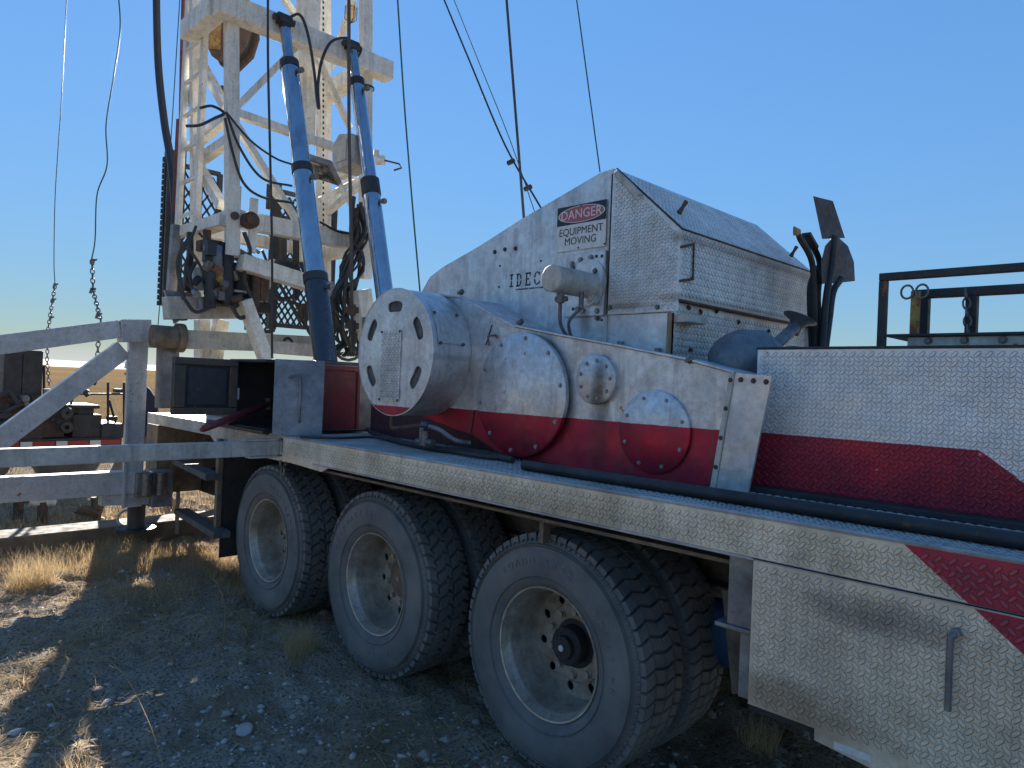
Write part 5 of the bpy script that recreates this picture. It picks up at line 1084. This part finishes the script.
# hydraulic tongs
tc_ = at(228, 285, X=-6.5)
tg = thing('power_tong', tc_, 'greasy black and yellow power tong on the beam below the mast', 'power tong')
def rel(px, py, d=0.): return at(px, py, X=-6.5 + d)
def tbox(name, a, c, d0, d1, m, bev=.01):
    A, C_ = rel(*a), rel(*c); b = MB(); b.bb((-6.5 + d0, min(A.y, C_.y), min(A.z, C_.z)), (-6.5 + d1, max(A.y, C_.y), max(A.z, C_.z))); return b.build(name, m, tg, bevel=bev)
def tcyl(name, px, y0, y1, r, d, m):
    A, C_ = rel(px, y0, d), rel(px, y1, d); b = MB(); b.lathe([(0, 0), (r * .9, 0), (r, .02), (r, (C_ - A).length - .02), (r * .9, (C_ - A).length), (0, (C_ - A).length)], A, C_ - A, 24); return b.build(name, m, tg, smooth=True)
tcyl('motor', 215, 246, 268, .10, .05, m_blueg); tcyl('yellow_drum', 216, 266, 286, .11, .05, m_yell); tcyl('side_canister', 199, 268, 290, .06, .0, m_white2)
tcyl('pipe_section', 240, 264, 296, .085, .05, m_dark); tcyl('pipe_section', 227, 252, 306, .06, .12, m_dark); tcyl('pipe_section', 210, 272, 308, .05, .12, m_black)
tbox('base_plate', (200, 304), (248, 309), -.15, .2, m_dark); tbox('jaw_box', (228, 262), (252, 300), -.1, .05, m_black); tbox('white_bar', (226, 290), (246, 295), .1, .14, m_white2)
tbox('post_plate', (246, 270), (252, 308), .1, .16, m_rusty); tbox('valve_block', (254, 272), (262, 302), .05, .15, m_rusty); tbox('top_block', (204, 240), (220, 250), -.05, .1, m_dark)
b = MB(); b.beam(rel(219, 246, .1), rel(262, 268, .1), .09, .09); b.build('tong_arm', m_dark, tg, bevel=.01)
for (i, pp) in enumerate([[(192, 250), (186, 264), (187, 282), (196, 292)], [(196, 262), (190, 275), (193, 292)], [(240, 250), (258, 262), (263, 280), (268, 272)], [(250, 262), (266, 290), (300, 305)], [(256, 280), (280, 300), (300, 292)]]):
    b = MB(); b.tube(spline([rel(x, y, .05 + i * .02) for x, y in pp], 6), .016, 8); b.build('hose', m_black, tg, smooth=True)
random.seed(3)
for k in range(26):                                          # small levers, fittings and bolts
    px, py = random.uniform(190, 262), random.uniform(245, 306); q = rel(px, py, random.uniform(.06, .2)); s = random.uniform(.015, .04); b = MB()
    if k % 3: b.cyl(q, q + Vector((random.uniform(-1, 1), random.uniform(-1, 1), random.uniform(-1, 1))).normalized() * s * 2.5, s, 10)
    else: b.box(q, (s * 2, s * 2, s * 3))
    b.build('fitting', random.choice([m_dark, m_rusty, m_grey, m_bolt]), tg, smooth=False, bevel=.003)
for i, pp in enumerate([[(196, 226), (190, 246), (198, 262), (206, 276)], [(204, 230), (212, 250), (206, 268)], [(244, 232), (250, 252), (244, 276), (252, 300)], [(262, 250), (272, 270), (290, 276), (312, 270)], [(185, 300), (196, 312), (214, 306)], [(232, 306), (240, 318), (252, 312)], [(268, 262), (280, 284), (296, 312), (312, 336)], [(300, 262), (314, 300), (322, 335)], [(190, 236), (178, 262), (184, 300)]]):
    b = MB(); b.tube(spline([at(x, y, X=-6.4 + .05 * (i % 3)) for x, y in pp], 6), .013 + .003 * (i % 3), 8); b.build('hose', m_black, sub, smooth=True)
for (x0, y0_, x1_, y1_, w_) in ((190, 232, 190, 300, .05), (207, 228, 207, 262, .06), (256, 296, 256, 320, .05), (283, 216, 283, 262, .06), (296, 225, 296, 300, .05), (318, 250, 318, 340, .05)):
    b = MB(); b.beam(at(x0, y0_, X=-6.75), at(x1_, y1_, X=-6.75), w_, w_, (0, 1, 0)); b.build('pipe_post', random.choice([m_dark, m_rusty, m_grey]), sub, bevel=.005)
for (x, y, w_, h_2, m_) in ((188, 284, .10, .12, m_dark), (203, 246, .09, .10, m_rusty), (262, 308, .16, .10, m_dark), (284, 268, .18, .14, m_dark), (306, 312, .14, .16, m_rusty), (180, 316, .10, .08, m_dark), (330, 322, .12, .2, m_dark)):
    q = at(x, y, X=-6.62); b = MB(); b.bb(q - Vector((.06, w_ / 2, h_2 / 2)), q + Vector((.06, w_ / 2, h_2 / 2))); b.build('valve_box', m_, sub, bevel=.012)
# hose bundle between the rams
hbn = thing('hose_bundle', at(350, 330, X=-6.0), 'tangled bundle of black hoses behind the brown wire rope', 'hoses')
for k in range(16):
    x0 = 358 + random.uniform(-5, 8); pp = [(x0, 205 + random.uniform(-12, 20)), (x0 + random.uniform(-4, 4), 235), (352 + random.uniform(-12, 12), 265 + random.uniform(-8, 8)), (342 + random.uniform(-12, 14), 300), (345 + random.uniform(-14, 14), 335), (340 + random.uniform(-16, 24), 356)]
    b = MB(); b.tube(spline([at(x, y, X=-6.15 + random.uniform(-.15, .15)) for x, y in pp], 5), random.uniform(.012, .02), 6); b.build('hose', m_black, hbn, smooth=True)
for k in range(4):
    cx, cy, r0 = 322 + k * 9, 318 + k * 4, .18 + .02 * k; c = at(cx, cy, X=-6.35 - .02 * k); b = MB(); b.tube([c + Vector((0, math.cos(t) * r0, math.sin(t) * r0 * 1.3)) for t in np.linspace(0, 6.0, 20)], .016, 6); b.build('hose', m_black, hbn, smooth=True)
for (x, y) in ((352, 310), (352, 326)): b = MB(); q = at(x, y, X=-5.68); b.cyl(q - RT * .06, q + RT * .06, .03, 10); b.cyl(q - Vector((0, 0, .05)), q + Vector((0, 0, .05)), .035, 12); b.build('coupling', m_rusty, hbn, smooth=True)

# ------------------------------------------------------------------ swing-out frame at the left
XB = -6.95
m_frame = mat('frame_grey_white', (.60, .60, .60), .5, .25, (.42, .41, .39), 5, .8, .35, rust=.12, streak=.3)
fr = thing('outrigger_frame', at(137, 500, X=XB), 'large dirty white steel frame with a diagonal brace and upright at left', 'steel frame')
def fbm(name, a, c, w, h, x=XB, m=None): 
    A, C_ = at(*a, X=x), at(*c, X=x); b = MB(); b.beam(A, C_, w, h, (0, 0, 1)); return b.build(name, m or m_frame, fr, bevel=.006)
fbm('top_beam', (-160, 366), (119, 329), .11, .155); fbm('lower_beam', (-160, 499), (143, 481), .13, .205); fbm('diagonal_brace', (-8, 446), (123, 349), .09, .165, XB - .02)
fbm('head_block', (119, 331), (149, 331), .16, .20, XB); 
A, C_ = at(137, 335, X=XB), at(135, 506, X=XB); b = MB(); b.bb((XB - .05, A.y - .065, C_.z), (XB + .05, A.y + .085, A.z)); b.build('upright', m_frame, fr, bevel=.006)
A = at(128, 340, X=XB + .08); b = MB(); b.bb((XB + .051, A.y + .01, C_.z), (XB + .08, A.y + .03, A.z)); b.build('upright_flange', m_frame, fr)
b = MB(); A = at(146, 483, X=XB + .05); b.bb((A.x - .1, A.y - .1, A.z - .12), (A.x + .06, A.y + .22, A.z + .10)); b.build('hinge_block', m_grey, fr, bevel=.01)
b = MB(); b.cyl((A.x + .08, A.y - .02, A.z - .1), (A.x + .08, A.y - .02, A.z + .1), .05, 14); b.cyl((A.x + .08, A.y + .1, A.z - .1), (A.x + .08, A.y + .1, A.z + .1), .05, 14); b.build('hinge_pin', m_bolt, fr, smooth=True)
A = at(165, 488, X=XB + .1); b = MB(); b.bb((XB - .1, A.y - .12, A.z - .17), (XB + .12, A.y + .06, A.z + .16)); b.build('hinge_bracket', m_grey, fr, bevel=.01)
b = MB(); b.beam(at(100, 500, X=XB), at(165, 498, X=XB), .10, .09); b.build('lower_plate', m_frame, fr)
# swing arm from the deck corner
A, B = at(-30, 459, X=-4.4), at(278, 447.5, X=-4.4); A = B + (A - B) * 2.1
sw = thing('swing_arm', B, 'long pale square bar hinged to the rear deck corner, reaching out left', 'steel bar')
b = MB(); b.beam(A, B, .07, .095); b.build('bar', m_white2, sw, bevel=.005)
b = MB(); b.beam(B + (A - B) * .07 + Vector((0, 0, .055)), B + Vector((0, 0, .055)), .075, .012); b.beam(B + (A - B) * .06 - Vector((0, 0, .055)), B - Vector((0, 0, .055)), .075, .012); b.build('end_strap', m_white2, sw)
H = at(290, 447, X=-4.38); b = MB(); b.bb((-4.42, H.y - .09, H.z - .055), (-4.32, H.y + .08, H.z - .04)); b.bb((-4.42, H.y - .09, H.z + .04), (-4.32, H.y + .08, H.z + .055)); b.build('hinge_clevis', m_grey, sw, bevel=.003)
b = MB(); b.cyl((-4.37, H.y - .02, H.z - .07), (-4.37, H.y - .02, H.z + .08), .035, 16); b.cyl((-4.36, H.y + .045, H.z - .05), (-4.36, H.y + .045, H.z + .05), .028, 16); b.build('hinge_pin', m_bolt, sw, smooth=True)
tag(chain([(-4.37, H.y - .05, H.z - .06), (-4.37, H.y - .05, H.z - .2)], .022, .008).build('chain', m_bolt, None, smooth=True), 'short rusty chain dangling from the hinge above the rearmost wheel', 'chain', 'dangling chain')
# jack leg on a pad and the long ground beam
jp = at(136, 523, Z=.28); jk = thing('jack_leg', (jp.x, jp.y, .22), 'short black jack leg standing on the ground beam below the frame', 'jack')
b = MB(); b.cyl((jp.x, jp.y, .24), (jp.x, jp.y, .62), .075, 28); b.build('jack_barrel', m_black, jk, smooth=True)
b = MB(); b.cyl((jp.x, jp.y, .215), (jp.x, jp.y, .24), .17, 28); b.build('foot_plate', m_dark, jk, smooth=True)
q = at(128, 518, Z=.30); b = MB(); b.tube([Vector((q.x + .0, q.y + .09 * math.cos(t), q.z + .08 * math.sin(t))) for t in np.linspace(0, 6.28, 22)], .013, 8); tag(b.build('steel_ring', m_white2, None, smooth=True), 'pale steel ring leaning against the jack leg', 'ring')
gb0, gb1 = at(0, 534, Z=.21), at(150, 521, Z=.21)
b = MB(); b.bb((gb1.x - .3, gb0.y - 3, -.03), (gb1.x + .08, jp.y + .9, .205)); tag(b.build('ground_beam', m_timber, None, bevel=.012), 'long heavy timber beam lying on the ground under the jack leg', 'timber beam')

# ------------------------------------------------------------------ shovels and bars behind the hood
m_rust2 = mat('rusty_blade', (.075, .055, .05), .6, .3, (.04, .035, .035), 9, .9, .3, rust=.3)
def shovel(name, blade, pts, label, square):
    P = [at(x, y, X=-1.62) for x, y in blade]; c = sum(P, Vector()) / len(P)
    t = thing(name, at(835, 346, X=-1.62), label, 'shovel', 'shovels stored upright behind the hood')
    n2 = (EYE - c).normalized(); b = MB(); ctr = c - n2 * .035; vs = P + [p - n2 * .006 for p in P] + [ctr, ctr - n2 * .006]; k = len(P)
    b.add(vs, [(i, (i + 1) % k, 2 * k) for i in range(k)] + [(i + k, (i + 1) % k + k, 2 * k + 1) for i in range(k)] + [(i, (i + 1) % k, (i + 1) % k + k, i + k) for i in range(k)]); b.build('blade', m_rust2, t, smooth=True)
    b = MB(); b.tube(spline([at(x, y, X=-1.62) for x, y in pts], 6), .02, 10); b.build('shaft', m_dark, t, smooth=True)
shovel('shovel', [(813, 196), (833, 201), (845, 238), (822, 239)], [(834, 236), (832, 262), (826, 300), (822, 350)], 'square-bladed rusty shovel, its blade highest above the hood', True)
shovel('shovel', [(838, 237), (848, 246), (854, 262), (855, 281), (838, 283), (822, 284), (821, 262), (825, 246), (831, 239)], [(841, 279), (833, 292), (829, 320), (825, 350)], 'round-topped rusty shovel beside the square-bladed one', False)
for i, (pp, lb) in enumerate((([(794, 227), (800, 238), (812, 262), (814, 300), (816, 350)], 'pointed dark bar with a pale split tip, leftmost of the bars behind the hood'), ([(806, 234), (814, 248), (820, 266), (818, 300), (821, 350)], 'second pointed dark bar right of the one with the pale tip'), ([(822, 262), (812, 280), (810, 300), (812, 350)], 'plain dark bar closest to the edge of the hood'))):
    t = thing('pry_bar', at(pp[-1][0], 346, X=-1.66), lb, 'bar', 'bars standing behind the hood'); q = [at(x, y, X=-1.66 - .02 * i) for x, y in pp]
    b = MB(); b.tube(spline(q, 5), .018, 8, True, [min(.018, .003 + .003 * j) if i < 2 else .018 for j in range(len(spline(q, 5)))]); b.build('shaft', m_dark, t, smooth=True)
    if i == 0: b = MB(); b.tube([q[0], q[0].lerp(q[1], .5)], .012, 6, True, [.005, .024]); b.build('tip', m_straw, t)
    if i == 1: b = MB(); b.beam(q[0], q[1], .05, .02); b.build('tip', m_dark, t)
# dented grey tank with a flared pipe in front of the hood
mc = at(752, 372, X=-1.60); t = thing('silencer', mc, 'dented grey rounded tank with a flared pipe between hood and side plate', 'silencer')
V = IV3.copy(); n3 = (np.sin(V[:, 0] * 5 + V[:, 2] * 4) * np.cos(V[:, 1] * 6 + V[:, 2] * 3) * .08 + 1)[:, None]; V = V * n3 * np.array([.16, .31, .205]); V[:, 2] -= .03 * np.exp(-((V[:, 1] - .05) ** 2 + V[:, 2] ** 2) / .01)
cth, sth = math.cos(-.15), math.sin(-.15); V = np.stack([V[:, 0], V[:, 1] * cth - V[:, 2] * sth, V[:, 1] * sth + V[:, 2] * cth], -1); V += np.array(mc[:]) + np.array([0, 0, -.01])
o = mesh_np('tank_shell', V, IF3, m_grey2 := mat('dented_grey', (.22, .235, .25), .5, .45, (.12, .125, .13), 7, .9, .3, rust=.08)); o.data.polygons.foreach_set('use_smooth', [True] * len(o.data.polygons)); par(o, t)
A, B = at(770, 350, X=-1.6), at(797, 325, X=-1.6); d = (B - A).normalized(); L_ = (B - A).length
b = MB(); b.lathe([(.03, 0), (.03, L_ * .9)], A, d, 20); b.lathe([(.028, -.05), (.03, -.01), (.05, .02), (.085, .035), (.088, .04), (.08, .038), (.045, .015), (.02, -.02)], B, Vector((.25, .3, .9)), 28); b.build('flared_pipe', m_grey2, t, smooth=True)
b = MB(); b.bb((mc.x - .1, mc.y - .05, 1.33), (mc.x + .1, mc.y + .25, mc.z - .1)); b.build('tank_stand', m_dark, t)
A = at(783, 346, X=-1.6); b = MB(); b.lathe([(0, .04), (.12, .02), (.16, -.06), (.16, -.2)], A + Vector((0, .12, -.03)), (0, 0, 1), 20); b.build('tank_neck', m_grey2, t, smooth=True)

# ------------------------------------------------------------------ worker behind the frame
def person():
    t = thing('person', (-8.7, 2.62, 0), 'worker in navy jacket and khaki trousers bending behind the frame, legs apart', 'person')
    X0 = -8.7; lf = Vector((-8.95, 2.30, .08)); rf = Vector((-8.45, 2.98, .08)); hip = Vector((-8.72, 2.74, .92))
    J = {'pelvis': hip, 'waist': hip + Vector((.0, -.04, .16)), 'chest': hip + Vector((.0, -.02, .40)), 'neck': hip + Vector((.0, -.06, .58)), 'head': hip + Vector((0, -.09, .68)),
         'lh': hip + Vector((-.05, -.10, -.06)), 'lk': Vector((-8.86, 2.50, .50)), 'la': lf + Vector((0, .05, .06)), 'rh': hip + Vector((.05, .10, -.06)), 'rk': Vector((-8.52, 2.86, .50)), 'ra': rf,
         'ls': hip + Vector((-.18, -.10, .46)), 'le': hip + Vector((-.20, .0, .22)), 'lw': hip + Vector((-.10, .02, .0)), 'rs': hip + Vector((.18, -.02, .46)), 're': hip + Vector((.24, .04, .18)), 'rw': hip + Vector((.2, -.2, -.03))}
    Rr = {'pelvis': .15, 'waist': .15, 'chest': .17, 'neck': .065, 'head': .07, 'lh': .105, 'lk': .075, 'la': .06, 'rh': .105, 'rk': .075, 'ra': .065, 'ls': .075, 'le': .058, 'lw': .038, 'rs': .075, 're': .058, 'rw': .038}
    E_ = [('pelvis', 'waist'), ('waist', 'chest'), ('chest', 'neck'), ('neck', 'head'), ('pelvis', 'lh'), ('lh', 'lk'), ('lk', 'la'), ('pelvis', 'rh'), ('rh', 'rk'), ('rk', 'ra'), ('chest', 'ls'), ('ls', 'le'), ('le', 'lw'), ('chest', 'rs'), ('rs', 're'), ('re', 'rw')]
    ks = list(J); me = bpy.data.meshes.new('body'); me.from_pydata([J[k] for k in ks], [(ks.index(a), ks.index(c)) for a, c in E_], [])
    o = bpy.data.objects.new('body', me); COL.objects.link(o)
    s = o.modifiers.new('skin', 'SKIN'); s.use_smooth_shade = True
    for i, k in enumerate(ks): me.skin_vertices[0].data[i].radius = (Rr[k], Rr[k])
    me.skin_vertices[0].data[0].use_root = True
    u_ = o.modifiers.new('sub', 'SUBSURF'); u_.levels = u_.render_levels = 2
    dg = bpy.context.evaluated_depsgraph_get(); m2 = bpy.data.meshes.new_from_object(o.evaluated_get(dg)); bpy.data.objects.remove(o)
    m2.materials.clear(); [m2.materials.append(m) for m in (m_navy, m_trou, m_skin)]
    for p in m2.polygons: z = p.center.z; p.material_index = 1 if z < hip.z + .03 else (2 if z > J['neck'].z - .0 else 0)
    o = bpy.data.objects.new('body', m2); COL.objects.link(o); WM['body'] = Matrix.Identity(4); par(o, t)
    hc = J['head'] + Vector((0, -.03, .08)); b = MB(); b.lathe([(0, -.12), (.045, -.115), (.07, -.07), (.082, .0), (.085, .05), (.07, .10), (.0, .125)], hc, (0, 0, 1), 24); hd = b.build('head', m_skin, t, smooth=True)
    f_ = Vector((-.2, -1, -.15)).normalized(); sd_ = f_.cross(Vector((0, 0, 1))).normalized()
    b = MB(); b.cyl(hc + f_ * .07, hc + f_ * .11 - Vector((0, 0, .02)), .016, 8, .012); b.build('nose', m_skin, hd, smooth=True)
    for s_ in (-1, 1):
        b = MB(); b.cyl(hc + f_ * .078 + sd_ * s_ * .03 + Vector((0, 0, .02)), hc + f_ * .085 + sd_ * s_ * .03 + Vector((0, 0, .02)), .01, 8); b.build('eye', m_sb, hd)
        b = MB(); b.cyl(hc + sd_ * s_ * .075, hc + sd_ * s_ * .092, .026, 10); b.build('ear', m_skin, hd)
    b = MB(); b.beam(hc + f_ * .078 - sd_ * .022 - Vector((0, 0, .05)), hc + f_ * .078 + sd_ * .022 - Vector((0, 0, .05)), .012, .008); b.build('mouth', m_sr, hd)
    b = MB(); b.lathe([(.13, .03), (.115, .035), (.11, .08), (.08, .15), (.0, .17)], hc, (0, 0, 1), 28); b.build('hard_hat', m_hat, t, smooth=True)
    for a, kk in ((J['lk'].lerp(J['la'], .12), .088), (J['rk'].lerp(J['ra'], .12), .085)):
        b = MB(); b.lathe([(kk, -.03), (kk + .003, -.02), (kk + .003, .02), (kk, .03)], a, (0, 0, 1), 20); b.build('trouser_band', m_hiv, t, smooth=True)
    b = MB(); b.beam(hip + Vector((.14, -.12, .50)), hip + Vector((.16, .1, .18)), .05, .012, (1, 0, 0)); b.build('hivis_strip', m_hiv, t)
    # boots
    for (ank, dr) in ((J['la'], Vector((-.12, -1, .35))), (rf, Vector((.1, 1, -.05)))):
        dr.normalize(); h_ = ank - Vector((0, 0, .03)); b = MB(); b.tube([h_ + Vector((0, 0, .14)), h_, h_ - dr * .03 - Vector((0, 0, .03)), h_ + dr * .08 - Vector((0, 0, .04)), h_ + dr * .2 - Vector((0, 0, .045))], .06, 12, True, [.07, .065, .062, .058, .042]); bt = b.build('boot', m_boot, t, smooth=True)
        b = MB(); b.beam(h_ - dr * .08 - Vector((0, 0, .09)), h_ + dr * .24 - Vector((0, 0, .085)), .09, .025); b.build('sole', m_black, bt, bevel=.008)
    # gloved hands with separate fingers
    for w_, e_ in ((J['lw'], J['le']), (J['rw'], J['re'])):
        d = (w_ - e_).normalized(); sx = d.cross(Vector((0, 0, 1))).normalized(); nn = sx.cross(d)
        b = MB(); b.tube([w_ - d * .03, w_ + d * .03, w_ + d * .08], .035, 10, True, [.036, .042, .036]); gl = b.build('glove', m_glove, t, smooth=True)
        for k in range(4):
            s0 = w_ + d * .075 + sx * (.024 - .016 * k); ln = (.07, .08, .075, .06)[k]; b = MB(); b.tube([s0, s0 + d * ln * .5 + nn * .004, s0 + d * ln * .85 - nn * .02, s0 + d * ln - nn * .04], .009, 8); b.build('finger', m_glove, gl, smooth=True)
        b = MB(); b.tube([w_ + d * .02 + sx * .03, w_ + d * .05 + sx * .055, w_ + d * .09 + sx * .05 - nn * .02], .011, 8); b.build('thumb', m_glove, gl, smooth=True)
person()
# pair of tan gloves dropped by the steps
q = at(171, 521, Z=.05); t = thing('work_glove', (q.x, q.y, 0), 'tan work glove standing fingers up beside the jack leg', 'glove')
b = MB(); b.tube([q, q + Vector((0, 0, .12))], .05, 10, True, [.045, .055]); b.build('palm', m_glove, t, smooth=True)
for k, dy in enumerate((-.05, -.02, .015, .05)): b = MB(); s0 = q + Vector((0, dy, .11)); b.tube([s0, s0 + Vector((.01, dy * .4, .07)), s0 + Vector((.0, dy * .9, .11 + .01 * k))], .016, 8); b.build('finger', m_glove, t, smooth=True)

# ------------------------------------------------------------------ trailer with equipment beyond the frame
tr = thing('equipment_trailer', (-13.5, 2.5, 0), 'dark equipment trailer with red and white striped edge behind the frame at far left', 'trailer')
XT = -11.0
def tp(x, y, d=0.): return at(x, y, X=XT + d)
def tbx(name, a, c, d0, d1, m, parent=None, bev=.01):
    A, C_ = tp(*a), tp(*c); b = MB(); b.bb((XT + d0, min(A.y, C_.y), min(A.z, C_.z)), (XT + d1, max(A.y, C_.y), max(A.z, C_.z))); return b.build(name, m, parent or tr, bevel=bev)
ze = tp(60, 443).z; yl_, yr_ = tp(-120, 443).y, tp(122, 440).y
b = MB(); b.bb((XT - 1.6, yl_, ze - .10), (XT, yr_, ze + .06)); bed = b.build('trailer_bed', m_dark, tr, bevel=.01)
for k in range(11):
    y0 = yr_ - .02 - k * .40
    b = MB(); b.bb((XT, y0 - .38, ze - .035), (XT + .004, y0 - .25, ze + .025)); b.build('reflective_mark', m_tape, bed); b = MB(); b.bb((XT, y0 - .245, ze - .035), (XT + .004, y0, ze + .025)); b.build('reflective_mark', m_redt := bpy.data.materials.get('tape_red') or mat('tape_red', (.40, .02, .02), .4, 0, None, 20, .3, .1, bump=0), bed)
tbx('engine_cover', (6, 352), (22, 420), -.9, -.1, m_dark); tbx('engine_cover', (25, 350), (43, 408), -.9, -.1, m_dark); tbx('engine_block', (-20, 395), (44, 440), -1.3, -.05, m_rusty)
tbx('pump_body', (44, 405), (66, 438), -1.0, -.1, m_rusty); tbx('pump_head', (74, 415), (102, 438), -.9, -.05, m_dark); tbx('pump_neck', (80, 408), (96, 416), -.8, -.1, m_dark); tbx('pump_flange', (60, 405), (101, 409), -.8, -.05, m_dark); tbx('side_box', (102, 424), (124, 438), -.9, -.02, m_dark)
for (x, y) in ((66, 413), (66, 427)): b = MB(); q = tp(x, y, .02); b.lathe([(.03, -.03), (.07, -.02), (.085, .03), (.07, .06), (.03, .06)], q, (1, 0, 0), 18); b.build('port_ring', m_black, tr, smooth=True)
for (a, c) in (((108, 382), (108, 424)), ((124, 382), (124, 424)), ((109, 400), (116, 424)), ((44, 365), (44, 410)), ((12, 380), (12, 420)), ((70, 385), (72, 415))): b = MB(); b.tube([tp(*a, -.2), tp(*c, -.2)], .018, 6); b.build('stanchion', m_dark, tr)
b = MB(); b.tube([tp(70, 394, -.2), tp(124, 394, -.2)], .014, 6); b.build('stanchion', m_dark, tr)
tbx('rail_box', (112, 417), (120, 421), -.3, -.1, m_dark); tbx('rail_box', (119, 389), (126, 393), -.3, -.1, m_dark)
for pp in ([(70, 402), (75, 392), (82, 390), (88, 396)], [(82, 392), (86, 384), (86, 375)], [(70, 398), (78, 388), (88, 392)], [(-5, 398), (8, 392), (14, 398), (18, 404)], [(0, 425), (20, 418), (35, 430)], [(5, 412), (25, 404), (50, 410)]):
    b = MB(); b.tube(spline([tp(x, y, .05) for x, y in pp], 5), .03, 8); b.build('hose', m_black, tr, smooth=True)
random.seed(11)
for k in range(24): q = tp(random.uniform(-10, 62), random.uniform(392, 438), random.uniform(-.05, .05)); s = random.uniform(.03, .09); b = MB(); (b.box(q, (s, s * 2, s)) if k % 2 else b.cyl(q, q + Vector((.08, random.uniform(-.1, .1), 0)), s * .6, 12)); b.build('fitting', random.choice([m_dark, m_rusty, m_black, m_grey]), tr, bevel=.004)
for y in (yr_ - .5, yr_ - 1.6, yr_ - 3.2): b = MB(); b.lathe([(.1, 0), (.3, .0), (.42, .03), (.45, .08), (.45, .2), (.42, .25), (.1, .26)], (XT - .9, y, .45), (1, 0, 0), 30); b.build('trailer_wheel', m_tyre, tr, smooth=True)
# hydrant-like fittings on the ground at the left
for (x, y, lb) in ((18, 510, 'rusty red pipe stub standing in the dirt at far left'), (42, 515, 'low valve with white hose on the dirt, right of the red stub')):
    q = at(x, y + 7, Z=.0); t = thing('ground_fitting', (q.x, q.y, 0), lb, 'pipe fitting'); b = MB(); b.cyl((q.x, q.y, -.02), (q.x, q.y, .22), .05, 14); b.build('riser', m_rusty, t, smooth=True)
    b = MB(); b.cyl((q.x - .02, q.y - .12, .22), (q.x, q.y + .12, .20), .05, 12); b.cyl((q.x, q.y, .2), (q.x, q.y, .30), .03, 10); b.build('elbow', m_rusty if x == 18 else m_white2, t, smooth=True)
